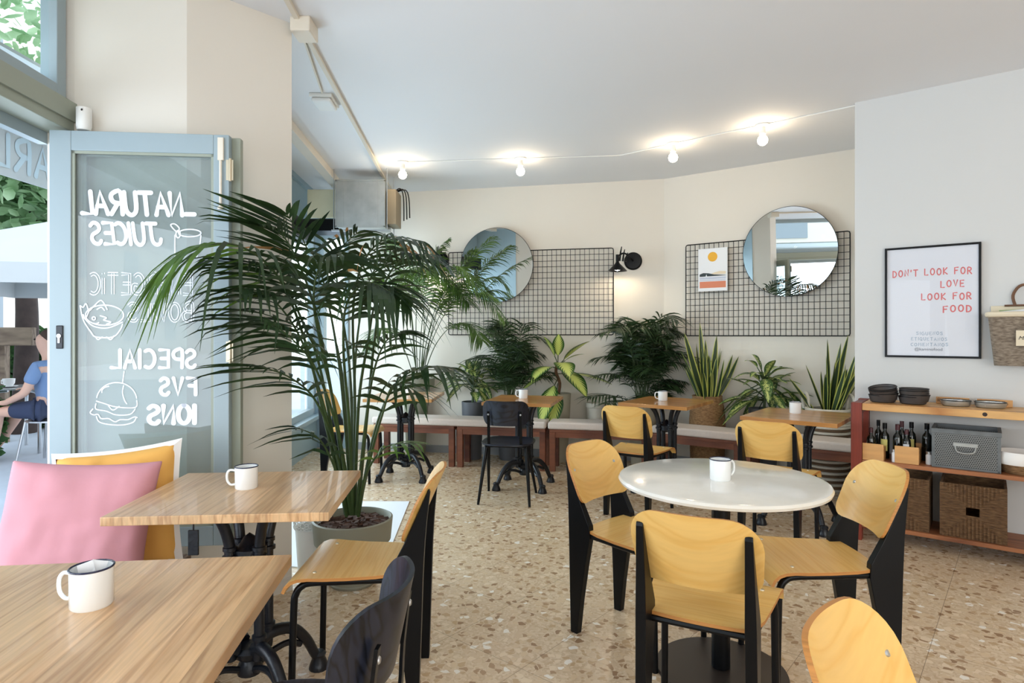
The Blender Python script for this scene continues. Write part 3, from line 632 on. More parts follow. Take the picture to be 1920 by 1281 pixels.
# black bistro chairs
def black_chair(label, group):
    t = thing('bistro_chair', label, 'chair', (0, 0, 0), 0, group)
    bm = new(); n = 40; pr = []
    for i in range(n):
        a = 2*PI*i/n; c, s = math.cos(a), math.sin(a); k = (abs(c)**3.2+abs(s)**3.2)**(-1/3.2)
        pr.append((.208*k*c*(1+.03*s), .205*k*s))
    rings = []
    for sc, z in ((0, .452), (.5, .453), (.85, .456), (.97, .461), (1, .458), (1, .448), (.96, .444), (0, .438)):
        rings.append([bm.verts.new((0, 0, z))] if sc == 0 else [bm.verts.new((x*sc, y*sc, z)) for x, y in pr])
    for a, b in zip(rings, rings[1:]):
        for i in range(n):
            j = (i+1) % n
            if len(a) == 1: bm.faces.new([a[0], b[i], b[j]])
            elif len(b) == 1: bm.faces.new([a[i], a[j], b[0]])
            else: bm.faces.new([a[i], a[j], b[j], b[i]])
    obj('seat', bm, M['blackwood'], t, True)
    obj('backrest', backrest_mesh(.43, .195, .09, .225, math.radians(12), .60, .011, -.215, .07), M['blackwood'], t, True)
    for sx_ in (-1, 1):
        bm = new(); pts = smoothpath([(.12*sx_, -.12, .44), (.125*sx_, -.165, .445), (.125*sx_, -.180, .50), (.125*sx_, -.186, .60), (.125*sx_, -.200, .715)], 3)
        ring = [[bm.verts.new(p+V(dx, dy, 0)) for dx, dy in ((-.011, -.004), (.011, -.004), (.011, .004), (-.011, .004))] for p in pts]
        for a, b in zip(ring, ring[1:]):
            for k in range(4): bm.faces.new([a[k], a[(k+1) % 4], b[(k+1) % 4], b[k]])
        bm.faces.new(ring[0][::-1]); bm.faces.new(ring[-1]); obj('back_post', bm, M['black'], t, bev=.003)
        bm = new(); lathe(bm, [(0, .004), (.006, .003), (.008, 0), (0, 0)], 12, Matrix.Translation((.125*sx_, -.202, .69)) @ Matrix.Rotation(PI/2, 4, 'X')); obj('bolt', bm, M['alu'], t, True)
        for fy, ay in ((-.225, -.11), (.19, -.04)):
            bm = new(); tube(bm, [(.155*sx_, ay, .440), (.16*sx_, ay+(fy-ay)*.08, .40), (.198*sx_, fy, .012), (.199*sx_, fy, 0)], [.017, .017, .010, .010], 10); obj('leg', bm, M['black'], t, True)
    bm = new(); box(bm, -.16, .16, -.13, -.10, .425, .443); box(bm, -.14, .14, .02, .05, .425, .443); box(bm, -.165, -.14, -.13, .05, .425, .443); box(bm, .14, .165, -.13, .05, .425, .443); obj('seat_frame', bm, M['black'], t)
    return t
b0 = black_chair('black bentwood bistro chair with its back to us at the middle back table', 'black bistro chairs')
b0.location = (-.028, 4.897, 0); b0.rotation_euler.z = face(81)
dup(b0, (-.445, 1.30, 0), face(176), 'black bentwood bistro chair in the bottom foreground at the front oak table')

# ------------------------------------------------------------------ tables
def iron_base(t, h, span=.27):
    bm = new(); lathe(bm, [(0, .20), (.04, .20), (.055, .185), (.05, .165), (.03, .15), (.045, .12), (.04, .10), (0, .095)], 16); obj('lower_casting', bm, M['iron'], t, True)
    bm = new(); lathe(bm, [(0, .60), (.02, .585), (.035, .56), (.06, .55), (.06, .51), (.03, .495), (0, .49)], 12); obj('upper_casting', bm, M['iron'], t, True)
    for i in range(4):
        a = PI/4+i*PI/2; c, s = math.cos(a), math.sin(a); q = lambda r, z: (r*c, r*s, z)
        bm = new()
        tube(bm, smoothpath([q(.066, .17), q(.070, .24), q(.070, .52), q(.078, .60), q(.105, .67), q(.15, h-.03)], 4), [.020, .021, .019, .018, .018, .018, .017, .017]+[.017]*20 if False else .0185, 10)
        for z, r in ((.25, .025), (.53, .026), (.56, .024)): lathe(bm, [(.012, z-.012), (r, z-.006), (r, z+.006), (.012, z+.012)], 12, Matrix.Translation((.070*c, .070*s, 0)))
        obj('column', bm, M['iron'], t, True)
        bm = new(); path = smoothpath([q(.045, .20), q(.09, .215), q(.16, .20), q(.22, .14), q(.255, .075), q(span, .045)], 4)
        tube(bm, path, [.024-.007*k/(len(path)-1) for k in range(len(path))], 10)
        tube(bm, smoothpath([q(.03, .12), q(.09, .145), q(.15, .15), q(.20, .125)], 3), .012, 8)
        lg = obj('leg', bm, M['iron'], t, True)
        bm = new(); lathe(bm, [(0, .07), (.020, .068), (.028, .058), (.024, .045), (.034, .02), (.038, .004), (.036, 0), (0, 0)], 14, Matrix.Translation(q(span+.008, 0))); obj('foot', bm, M['iron'], lg, True)
    bm = new(); Mx = Matrix.Rotation(PI/4, 4, 'Z'); box(bm, -.19, .19, -.018, .018, h-.032, h-.022, Mx); box(bm, -.018, .018, -.19, .19, h-.032, h-.022, Mx); obj('top_bracket', bm, M['iron'], t)
def bistro_table(label, x, y, a, W, D, m, group=None):
    t = thing('bistro_table', label, 'table', (x, y, 0), a, group)
    bm = new(); box(bm, -W/2, W/2, -D/2, D/2, .722, .75); obj('tabletop', bm, m, t, bev=.0025)
    iron_base(t, .75); return t
gt = 'square oak tables on cast iron bases'
bistro_table('oak table in the near left foreground, cut by the frame', -.872, 1.216, .11, .70, .60, M['oakY'], gt)
t2 = bistro_table('oak table beside the pink cushion with its castings visible below', -.937, 2.19, .078, .6825, .5986, M['oakY'], gt)
bistro_table('back row oak table below the tall palm, leftmost of the four', -.97, 5.60, -.05, .60, .68, M['oakX'], gt)
bistro_table('back row oak table with the black chair pulled up to it', .105, 5.28, -.238, .577, .6454, M['oakX'], gt)
bistro_table('back row oak table in front of the belly basket', 1.289, 5.111, -.624, .577, .6454, M['oakX'], gt)
bistro_table('back row oak table next to the shelf unit', 1.99, 4.248, -.678, .60, .6454, M['oakX'], gt)
# bag hook tag under the second table
o = None; bm = new(); box(bm, -.016, .016, -.004, .004, .60, .68); tube(bm, [(0, 0, .68), (0, 0, .722)], .003, 6); obj('tag_plate', bm, M['greyink'] if False else M['iron'], t2, bev=.006, loc=(-.10, -.22, 0))
t = thing('round_table', 'round white marble table on a black pedestal', 'table', (.811, 2.382, 0))
bm = new(); lathe(bm, [(0, .75), (.375, .75), (.387, .747), (.392, .738), (.388, .728), (.372, .722), (0, .722)], 96); obj('tabletop', bm, M['marble'], t, True)
bm = new(); lathe(bm, [(0, .722), (.09, .722), (.09, .712), (.035, .710), (.035, .018), (0, .018)], 28); obj('pedestal', bm, M['black'], t, True)
M['basemet'] = mat('brownish_black_steel', srgb(62, 54, 50), .4, metal=.3)
bm = new(); lathe(bm, [(0, .014), (.243, .012), (.245, .008), (.245, 0), (0, 0)], 72); obj('base_plate', bm, M['basemet'], t, True)

# enamel mugs
def mug(label, x, y, z, ha):
    t = thing('enamel_mug', label, 'mug', (x, y, z), ha, 'white enamel mugs on the tables')
    bm = new(); lathe(bm, [(0, .003), (.034, .003), (.0365, 0), (.039, .004), (.0395, .078), (.0375, .078), (.0365, .008), (0, .006)], 40); obj('body', bm, M['enamel'], t, True)
    bm = new(); tube(bm, [(.0392*math.cos(2*PI*i/40), .0392*math.sin(2*PI*i/40), .079) for i in range(41)], .0021, 8, False); obj('rim', bm, M['enamelrim'], t, True)
    bm = new(); tube(bm, smoothpath([(.038, 0, .066), (.055, 0, .068), (.064, 0, .055), (.063, 0, .03), (.052, 0, .016), (.038, 0, .016)], 4), .0042, 8); obj('handle', bm, M['enamel'], t, True)
    return t
m0 = mug('large enamel mug holding sugar sachets on the near left table', -.864, 1.261, .75, PI*1.02)
rnd = random.Random(4)
for k in range(3):
    bm = new(); box(bm, -.014, .014, -.0008, .0008, -.028, .034, Matrix.Rotation(rnd.uniform(-.3, .3), 4, 'X') @ Matrix.Rotation(rnd.uniform(-.4, .4), 4, 'Y'))
    s_ = obj('sugar_sachet', bm, M['paper']); s_.location = (-.864+rnd.uniform(-.005, .005), 1.261+rnd.uniform(-.006, .006), .75+.056); s_.rotation_euler.z = rnd.uniform(0, 3)
    tag(s_, ('white paper sachet leaning to the rim of the nearest mug', 'white paper sachet standing in the nearest mug', 'white paper sachet lying across the nearest mug')[k], 'sachet', 'sugar sachets in the near mug')
for lab, x, y, a in (('enamel mug on the oak table beside the pink cushion', -.963, 2.224, PI*1.1), ('enamel mug at the centre of the round marble table', .798, 2.35, .35),
                     ('enamel mug on the leftmost back table', -.947, 5.67, PI), ('enamel mug on the back table with the black chair', .098, 5.345, PI), ('enamel mug with its handle to the left on the back table by the belly basket', 1.27, 5.166, PI*.98), ('enamel mug on the back table next to the shelf unit', 2.0, 4.33, PI*.5)):
    q = dup(m0, (x, y, .75), a, lab, 'white enamel mugs on the tables')

# ------------------------------------------------------------------ benches and cushions along the back walls
OFF1, OFF0 = .69, .38
def bench(C, D, N, s0, s1, label):
    o = C+D*s0+N*OFF1; L = s1-s0; t = thing('wooden_bench', label, 'bench', (o.x, o.y, 0), rzof(D), 'reddish wooden benches along the back walls')
    dp = OFF1-OFF0; bm = new(); box(bm, 0, L, 0, dp, .375, .40); obj('seat_board', bm, M['bench'], t, bev=.002)
    bm = new(); box(bm, .0, L, .005, .03, .325, .375); box(bm, .0, L, dp-.03, dp-.005, .325, .375); obj('apron', bm, M['bench'], t)
    for x in (0.0, L-.055):
        for y in (.0, dp-.055): bm = new(); box(bm, x, x+.055, y-.001, y+.055, 0, .375); obj('leg', bm, M['bench'], t, bev=.003)
def seatcushion(C, D, N, s0, s1, label):
    o = C+D*s0+N*(OFF1+.005); t = obj('bench_cushion', (lambda bm: (box(bm, 0, s1-s0, 0, OFF1-OFF0-.01, .401, .472), bm)[1])(new()), M['cushion'], bev=.02, loc=(o.x, o.y, 0), rz=rzof(D))
    t.modifiers['bevel'].segments = 4; tag(t, label, 'cushion', 'long beige seat cushions'); return t
S1 = lambda u: ray(W1C, D1, N1, OFF1, u); S2 = lambda u: ray(W1C, D2, N2, OFF1, u)
bench(W1C, D1, N1, S1(700), S1(851), 'wooden bench at the left end, under the cushion by the tall palm')
bench(W1C, D1, N1, S1(857), S1(1022), 'wooden bench second from the left, behind the black chair')
bench(W1C, D1, N1, S1(1030), -.17, 'wooden bench third from the left, ending at the wall angle')
bench(W1C, D2, N2, .17, S2(1388), 'wooden bench on the angled wall below the belly basket')
bench(W1C, D2, N2, S2(1394), 1.87, 'wooden bench on the angled wall nearest the shelf unit')
seatcushion(W1C, D1, N1, S1(697), S1(1023), 'long beige cushion on the left pair of benches')
seatcushion(W1C, D1, N1, S1(1027), -.165, 'beige cushion on the middle bench, below the empty wall between the wire grids')
seatcushion(W1C, D2, N2, 0.165, 1.88, 'long beige cushion on the benches of the angled wall')

# window seat with two loose cushions
bm = new(); y0, y1 = -2.6, 2.66
prism(bm, [(fac(y0)+.01, y0), (fac(y1)+.01, y1), (-1.39, y1), (-1.22, y0)][::-1], .315, .355); ws = obj('window_bench', bm, wood('grey_brown_bench_board', srgb(150, 128, 112), srgb(112, 92, 80), 'Y', .3, .5), bev=.004)
tag(ws, 'grey-brown built-in window bench under the pink and yellow cushions', 'bench')
bm = new(); prism(bm, [(fac(y0)+.02, y0+.02), (fac(y1)+.02, y1-.02), (-1.43, y1-.02), (-1.26, y0+.02)][::-1], 0, .315); obj('bench_front', bm, M['wall_grey'], ws)
def pillow(name, W, Hh, T, seed, pipe=None):
    n = 26; bm = new(); g_ = {}; rnd = random.Random(seed)
    for s in (1, -1):
        for i in range(n+1):
            for j in range(n+1):
                a, b = -1+2*i/n, -1+2*j/n
                pin = 1-.07*(1-a*a)*(b*b) ; pin2 = 1-.07*(1-b*b)*(a*a)
                th = T/2*((1-a**4)*(1-b**4))**.55; nz = noise.noise(V(a*1.6+seed, b*1.6, s))*.018*(1-a**4)*(1-b**4)+(noise.noise(V(a*5+seed, b*2.2-a, seed))+noise.noise(V(a*2-b*2, b*6+seed, seed*2)))*.007*(1-a**6)*(1-b**6)
                key = (s, i, j)
                if s == -1 and (i in (0, n) or j in (0, n)): g_[key] = g_[1, i, j]; continue
                g_[key] = bm.verts.new(V(a*W/2*pin2, s*(-th)+nz, b*Hh/2*pin))
    for s in (1, -1):
        for i in range(n):
            for j in range(n): bm.faces.new([g_[s, i, j], g_[s, i+1, j], g_[s, i+1, j+1], g_[s, i, j+1]])
    rim = [g_[1, i, 0].co.copy() for i in range(n+1)]+[g_[1, n, j].co.copy() for j in range(1, n+1)]+[g_[1, i, n].co.copy() for i in range(n-1, -1, -1)]+[g_[1, 0, j].co.copy() for j in range(n-1, -1, -1)]
    return bm, rim
bm, rim = pillow('p', .50, .52, .17, 1); o = obj('throw_cushion', bm, M['pink'], smooth=True, sub=1, loc=(-1.545, 2.17, .605)); o.rotation_euler = (math.radians(-20), math.radians(3), math.radians(14))
tag(o, 'pink throw cushion leaning on the yellow cushion by the open window', 'cushion')
bm, rim = pillow('p', .47, .47, .15, 5); o = obj('throw_cushion', bm, M['yellowc'], smooth=True, sub=1, loc=(-1.545, 2.40, .625)); o.rotation_euler = (math.radians(-14), math.radians(-6), math.radians(8))
tag(o, 'yellow throw cushion with white edging behind the pink cushion', 'cushion')
bm = new(); n_ = len(rim)
a1 = [bm.verts.new(V(p.x*.93, -.018, p.z*.93)) for p in rim]; a2 = [bm.verts.new(V(p.x*1.04, -.002, p.z*1.04)) for p in rim]; a3 = [bm.verts.new(V(p.x*.93, .018, p.z*.93)) for p in rim]
for i in range(n_-1): bm.faces.new([a1[i], a1[i+1], a2[i+1], a2[i]]); bm.faces.new([a2[i], a2[i+1], a3[i+1], a3[i]])
obj('edging', bm, M['whitec'], o, True)

# ------------------------------------------------------------------ folding door leaf with lettering
LZ0, LZ1 = .378, 2.185
LA = V(-1.985, 2.63, 0); LB = V(-1.246, 2.70, 0); LD = (LB-LA).normalized(); LW = (LB-LA).length; LN = V(LD.y, -LD.x, 0)
def leaf(name, label, A_, W, m, sl, sr, gm):
    t = thing(name, label, 'window', (A_.x, A_.y, 0), rzof(LD))
    bm = new(); th = .036; box(bm, 0, sl, 0, th, LZ0, LZ1); box(bm, W-sr, W, 0, th, LZ0, LZ1); box(bm, sl, W-sr, 0, th, LZ0, LZ0+.085); box(bm, sl, W-sr, 0, th, LZ1-.085, LZ1)
    obj('frame', bm, m, t, bev=.003)
    bm = new(); a_, b_ = sl, W-sr; z0, z1 = LZ0+.085, LZ1-.085; k = .012
    for q in ((a_, a_+k, z0, z1), (b_-k, b_, z0, z1), (a_, b_, z0, z0+k), (a_, b_, z1-k, z1)): box(bm, q[0], q[1], .006, .014, q[2], q[3])
    obj('glazing_bead', bm, M['frame_in'], t)
    bm = new(); box(bm, sl-.005, W-sr+.005, .018, .023, z0-.005, z1+.005); obj('pane', bm, gm, t); return t
lf = leaf('folding_window', 'pale blue folding window leaf with white lettering, opened against the pillar', LA, LW, M['frame'], .088, .066, M['leafglass'])
l2 = leaf('folding_window', 'second folding window leaf tucked behind the lettered one', LA+LN*-.042+LD*.035, LW, M['frame_in'], .075, .085, M['glass'])
# hardware on the leaf
bm = new(); box(bm, .03, .058, -.006, 0, 1.245, 1.345); lk = obj('lock', bm, M['iron'], lf, bev=.005)
bm = new(); lathe(bm, [(0, .004), (.009, .004), (.009, 0), (0, 0)], 12, Matrix.Translation((.044, -.006, 1.30)) @ Matrix.Rotation(PI/2, 4, 'X')); box(bm, .040, .048, -.010, -.006, 1.27, 1.30); obj('cylinder', bm, M['alu'], lk)
bm = new(); box(bm, LW-.045, LW-.02, -.012, 0, 2.07, 2.17); tube(bm, [(LW-.032, -.010, 2.07), (LW-.032, -.010, 1.86)], .006, 8); lathe(bm, [(0, .008), (.012, .006), (.012, -.006), (0, -.008)], 10, Matrix.Translation((LW-.032, -.012, 1.86))); obj('latch_rod', bm, M['cream'], lf, bev=.002)
for z in (2.03, 1.23): bm = new(); tube(bm, [(LW+.006, -.004, z-.05), (LW+.006, -.004, z+.05)], .006, 10); box(bm, LW-.012, LW+.018, -.002, .002, z-.045, z+.045); obj('hinge', bm, M['brass'], lf)
# lettering, painted on the outer face so it reads mirrored from indoors
def L3(x, y, d): return V(x, .0165-d, y)
def lx(u): return ray(LA, LD, LN, -.0, u)
def lzv(v, u): s = lx(u); p = LA+LD*s; return EYE-(v-HZ)*p.y/F
bm = new()
def mtext(txt, u_right, v_base, u_left, hpx, wd, outline=False, slant=0, track=.16, wx=.9):
    """mirrored text: starts at the right edge and runs to the left"""
    x1, x0 = lx(u_right), lx(u_left); yb = lzv(v_base, (u_left+u_right)/2); h = hpx*LA.y/F
    wsum = sum((gw(c)*wx+track) for c in txt)-track; k = (x1-x0)/(wsum*h)
    write(bm, txt, 0, 0, h, wd, lambda x, y, d: L3(x1-x*k, yb+y, d), track, slant, wx, outline)
mtext('_NATURAL', 362, 401, 150, 42, .020, slant=.10, track=.15)
mtext('JUICES', 300, 457, 170, 40, .018, slant=.14, track=.17)
mtext('ENERGETiC', 356, 551, 166, 38, .0042, outline=.006, track=.2)
mtext('BOWLS', 358, 602, 238, 34, .0042, outline=.005, track=.2)
mtext('SPECIAL', 363, 690, 205, 34, .016, track=.24)
mtext('FVS', 364, 741, 298, 32, .017, track=.28)
mtext('IONS', 364, 795, 276, 34, .019, track=.22)
def drawing(strokes, wd=.0055):
    for s in strokes:
        pts = smooth2([(lx(u), lzv(v, u)) for u, v in s], 4); ribbon(bm, pts, wd, L3)
E_ = lambda cx, cy, rx, ry, a0=0, a1=360, n=22: [(cx+rx*math.cos(math.radians(a0+(a1-a0)*i/n)), cy+ry*math.sin(math.radians(a0+(a1-a0)*i/n))) for i in range(n+1)]
drawing([E_(353, 436, 21, 7), [(325, 440), (325, 470), (327, 484), (340, 490), (356, 488), (362, 480)], [(374, 441), (371, 465), (366, 482)], E_(331, 438, 4, 7), [(326, 432), (320, 426), (317, 420), (325, 419), (333, 427), (330, 434)]])
drawing([E_(192, 591, 36, 19, 200, 560), [(146, 573), (152, 600), (166, 622), (176, 632), (208, 632), (222, 618), (226, 608)], [(150, 592), (170, 611), (198, 615), (226, 604)], [(146, 573), (152, 576), (157, 569), (163, 582), (172, 574), (186, 563), (197, 580)], [(163, 582), (156, 598), (152, 590)], [(176, 632), (180, 637), (188, 632)], [(196, 632), (204, 637), (210, 630)], E_(172, 597, 3, 3), [(170, 606), (176, 607), (181, 605)], [(184, 592), (196, 596), (190, 600), (204, 604), (196, 608)], [(178, 580), (186, 576), (192, 582)]])
drawing([E_(215, 752, 38, 34, 190, 352), [(177, 753), (190, 757), (214, 764), (250, 765), (253, 752)], [(176, 758), (176, 768), (196, 772), (214, 779), (240, 778), (250, 768)], [(170, 768), (165, 775), (172, 779), (180, 778), (186, 786), (200, 786), (212, 792), (222, 788), (236, 788), (248, 783), (254, 784)], [(177, 782), (182, 792), (200, 797), (226, 798), (246, 793), (252, 784)], [(200, 762), (208, 770), (220, 763)], [(226, 719), (229, 697)], [(228, 724), (226, 737), (230, 752), (234, 758)], E_(203, 735, 16, 10, 170, 260)], .005)
obj('lettering', bm, M['whitepaint'], lf)
# alarm sensor on the pillar
p = pY(146, 218, 2.64); t = thing('alarm_sensor', 'small white alarm sensor in the corner above the folding window', 'sensor', (p.x-.005, p.y+.045, p.z))
bm = new(); lathe(bm, [(0, -.05), (.026, -.047), (.030, -.03), (.030, .05), (0, .055)], 24); obj('body', bm, M['white'], t, True)
bm = new(); lathe(bm, [(0, .002), (.005, 0), (0, -.002)], 10, Matrix.Translation((.010, -.029, .035)) @ Matrix.Rotation(PI/2, 4, 'X')); obj('eye', bm, M['blackink'], t)

# ------------------------------------------------------------------ ceiling services
def bulb(label, x, y):
    t = thing('ceiling_bulb', label, 'lamp', (x, y, CEIL), 0, 'bare ceiling bulbs on the white cable')
    bm = new(); lathe(bm, [(0, 0), (.052, 0), (.052, -.014), (.036, -.022), (0, -.022)], 28); obj('ceiling_rose', bm, M['white'], t, True)
    bm = new(); lathe(bm, [(0, -.02), (.019, -.02), (.022, -.075), (0, -.075)], 20); obj('socket', bm, M['white'], t, True)
    bm = new(); lathe(bm, [(0, -.075), (.014, -.078), (.020, -.088), (.033, -.103), (.038, -.122), (.033, -.143), (.018, -.157), (0, -.161)], 24); obj('bulb', bm, M['bulbglow'], t, True)
    return t
M['bulbglow'] = mat('lit_bulb', (1, .9, .7, 1), .3, emit=(1, .80, .55, 1), es=60)
bl = [(-1.008, 5.654, 'bare ceiling bulb nearest the metal duct'), (.077, 5.535, 'bare ceiling bulb above the left wire grid'), (1.34, 5.103, 'bare ceiling bulb where the cable turns towards the right wall, inner one'), (1.9, 4.65, 'bare ceiling bulb nearest the right wall')]
bb = bulb(bl[0][2], bl[0][0], bl[0][1])
for x, y, lab in bl[1:]: dup(bb, (x, y, CEIL), 0, lab)
for i, (x, y) in enumerate(((.3, .2), (2.6, 1.2), (3.2, -.8), (.8, -1.8))): dup(bb, (x, y, CEIL), 0, 'unseen ceiling bulb added behind the camera to brighten the room', 'unseen ceiling bulbs added for brightness')  # extra bulbs out of view, added to brighten the room
bm = new(); pts = [V(x, y, CEIL-.006) for x, y in ((-1.0, 5.653), (.077, 5.535), (.9, 5.447), (.97, 5.43), (1.34, 5.103), (1.9, 4.65), (2.40, 4.24))]; tube(bm, pts, .0055, 6)
tag(obj('ceiling_cable', bm, M['white']), 'thin white cable linking the bare bulbs across the ceiling', 'cable')
t = thing('cable_conduit', 'cream cable conduit running along the ceiling past the pillar to the duct', 'conduit')
bm = new(); a, b = V(-.93, 1.0, 0), V(-1.338, 6.80, 0); d = (b-a).normalized(); n_ = V(d.y, -d.x, 0)
prism(bm, [(p.x, p.y) for p in (a-n_*.014, b-n_*.014, b+n_*.014, a+n_*.014)], CEIL-.02, CEIL-.0005)
obj('trunking', bm, M['cream'], t, bev=.003)
bm = new(); prism(bm, [(p.x, p.y) for p in (V(-1.115, 3.25, 0), V(-1.25, 4.02, 0), V(-1.24, 4.022, 0), V(-1.105, 3.25, 0))], CEIL-.014, CEIL-.0005); obj('side_trunking', bm, M['cream'], t)
tag(obj('junction_box', (lambda bm: (box(bm, -.055, .045, -.07, .07, -.075, 0), bm)[1])(new()), M['cream'], bev=.006, loc=(-1.055, 3.13, CEIL)), 'white junction box on the ceiling at the pillar corner', 'junction box')
t = thing('emergency_light', 'small white emergency light fixed to the ceiling behind the pillar', 'lamp', (-1.27, 4.15, CEIL), .05)
bm = new(); box(bm, -.075, .075, -.11, .11, -.025, 0); obj('housing', bm, M['white'], t, bev=.006)
bm = new(); box(bm, -.065, .065, -.10, .10, -.05, -.025); obj('diffuser', bm, M['whitem'], t, bev=.015)
bm = new(); a, b = V(-1.56, 3.6, 0), V(-1.79, 6.55, 0); prism(bm, [(p.x, p.y) for p in (a, b, b+V(-.09, 0, 0), a+V(-.09, 0, 0))], CEIL-.07, CEIL); struct('trim_7', bm, M['wall'])
bm = new(); a, b = facpt(3.5), facpt(7.0); prism(bm, [(p.x+.002, p.y) for p in (a, b)]+[(p.x+.04, p.y) for p in (b, a)], CEIL-.05, CEIL); struct('trim_8', bm, M['blue'])
bm = new(); a, b = facpt(3.62), facpt(6.15); prism(bm, [(a.x+.01, a.y), (b.x+.01, b.y), (b.x+.17, b.y), (a.x+.17, a.y)][::-1], 2.22, 2.40)
ab = obj('shutter_box', bm, M['black']); tag(ab, 'long black shutter box over the far street window', 'shutter box')
# galvanised duct
t = thing('air_duct', 'galvanised metal duct box hung from the ceiling above the palms', 'duct', (-1.46, 6.07, 2.34))
bm = new(); box(bm, -.23, .23, -.17, .17, 0, .45); obj('metal_box', bm, M['galv'], t, bev=.003)
bm = new()
for x in (-.165, .165): box(bm, x-.004, x+.004, -.174, -.168, .01, .44)
box(bm, -.24, -.225, -.176, -.165, 0, .45); box(bm, .225, .24, -.176, -.165, 0, .45); box(bm, -.24, .24, -.176, -.165, -.006, .01); box(bm, -.24, .24, -.176, -.165, .44, .456)
obj('edge_flange', bm, M['galv'], t)
bm = new(); box(bm, -.60, -.24, .10, .16, .145, .425); obj('insulated_duct', bm, M['potbeige'] if False else mat('cream_insulation', srgb(214, 208, 178), .7, var=.05), t, bev=.004)
bm = new(); box(bm, -.66, -.24, .16, .46, .02, .14); obj('dark_plenum', bm, M['black'], t)
bm = new(); box(bm, .24, .33, -.10, .18, .04, .38); obj('side_panel', bm, mat('brown_card_insulation', srgb(146, 134, 114), .8), t, bev=.004)
bm = new()
for x, y in ((-.26, -.15), (.262, -.19), (.262, .15)): tube(bm, [(x, y, -.04), (x, y, .56)], .005, 6)
box(bm, -.27, .29, -.20, -.175, -.045, -.03); box(bm, -.27, .29, .14, .165, -.045, -.03); obj('threaded_rod', bm, M['alu'], t)
bm = new()
for k in range(3): tube(bm, smoothpath([(.30, .05+.03*k, .40), (.345+.02*k, .05+.03*k, .42), (.375+.022*k, .06+.03*k, .34), (.38+.024*k, .06+.03*k, .1+.02*k)], 4), .006, 6)
obj('black_cable', bm, M['black'], t)

# ------------------------------------------------------------------ wire grids, mirrors, sconces, prints
def wire_grid(label, C, D, N, s0, W, z0, H, nc, nr):
    o = C+D*s0+N*.03; t = thing('wire_grid', label, 'wall grid', (o.x, o.y, z0), rzof(D))
    bm = new(); r = .02
    pts = [(r, 0, 0), (W-r, 0, 0), (W-.005, 0, .005), (W, 0, r), (W, 0, H-r), (W-.005, 0, H-.005), (W-r, 0, H), (r, 0, H), (.005, 0, H-.005), (0, 0, H-r), (0, 0, r), (.005, 0, .005), (r, 0, 0)]
    tube(bm, pts, .0052, 6, False); obj('frame', bm, M['black'], t)
    bm = new()
    for i in range(1, nc): x = W*i/nc; box(bm, x-.0024, x+.0024, -.0022, .0022, 0, H)
    for i in range(1, nr): z = H*i/nr; box(bm, 0, W, -.0066, -.0022, z-.0024, z+.0024)
    obj('wires', bm, M['black'], t)
    bm = new()
    for x in (.1, W-.1): tube(bm, [(x, 0, H), (x, .03, H)], .004, 6)
    obj('wall_hook', bm, M['brass'], t); return t
wire_grid('black wire wall grid on the left of the back wall', W1C, D1, N1, -.5099-1.7867, 1.7867, 1.3013, .9018, 36, 15)
wire_grid('black wire wall grid on the angled wall, holding the sun print', W1C, D2, N2, .2428, 1.4468, 1.2929, .9018, 31, 15)
def mirror(label, C, D, N, u, v, r, yaw=0, pitch=0):
    s = ray(C, D, N, .068, u); p = C+D*s+N*.068; z = EYE-(v-HZ)*p.y/F
    t = thing('round_mirror', label, 'mirror', (p.x, p.y, z), rzof(D)); R_ = Matrix.Rotation(PI/2, 4, 'X')
    bm = new(); lathe(bm, [(0, .0), (r-.004, 0), (r-.004, -.001)], 96, R_ @ Matrix.Translation((0, 0, .0045))); obj('glass', bm, M['mirror'], t)
    bm = new(); lathe(bm, [(0, -.006), (r, -.006), (r, .004), (r-.004, .004), (r-.004, 0), (0, 0)], 96, R_); obj('backing', bm, M['black'], t, True); t.rotation_euler = (pitch, 0, rzof(D)+yaw)
mirror('round frameless mirror on the left wire grid, half behind palm fronds', W1C, D1, N1, 931, 497, .40, 0, .02)
mirror('round frameless mirror on the right wire grid', W1C, D2, N2, 1478.5, 472, .405, -.045, .035)
def sconce(label, u, v, ax, ay=-.26):
    s = ray(W1C, D1, N1, .0, u); p = W1C+D1*s; z = EYE-(v-HZ)*p.y/F
    t = thing('wall_sconce', label, 'lamp', (p.x, p.y, z), rzof(D1), 'black wall lamps with conical shades')
    R_ = Matrix.Rotation(PI/2, 4, 'X'); bm = new(); lathe(bm, [(0, .03), (.078, .026), (.092, .012), (.092, 0.001), (0, 0.001)], 40, R_); obj('wall_plate', bm, M['black'], t, True)
    bm = new(); tube(bm, smoothpath([(0, -.02, 0), (ax*.2, ay*.46, .03), (ax*.6, ay*.77, .06), (ax, ay, .02)], 4), .009, 8); tube(bm, [(ax, ay, .04), (ax, ay, -.03)], .016, 10); obj('arm', bm, M['black'], t, True)
    bm = new()
    for k, (x, zt) in enumerate(((ax+.02, .125), (ax+.05, .10), (ax+.08, .07))): tube(bm, [(x, -.22+.03*k, -.02), (x+.01, -.22+.03*k, zt*.55), (x+.02, -.22+.03*k, zt)], [.010, .008, .004], 6)
    obj('joint_linkage', bm, M['black'], t, True)
    Mx = Matrix.Translation((ax, ay, -.03)); bm = new(); lathe(bm, [(.014, .0), (.024, -.02), (.098, -.095), (.095, -.095), (.020, -.022), (.012, -.004)], 32, Mx); obj('lamp_shade', bm, M['black'], t, True)
    bm = new(); lathe(bm, [(0, -.03), (.02, -.04), (.034, -.062), (.026, -.085), (0, -.092)], 20, Mx); obj('bulb', bm, M['sconceglow'], t, True); return t
M['sconceglow'] = mat('lit_sconce_bulb', (1, .9, .7, 1), .3, emit=(1, .82, .58, 1), es=130)
sconce('black wall lamp to the right of the left wire grid', 1187, 490, -.15)
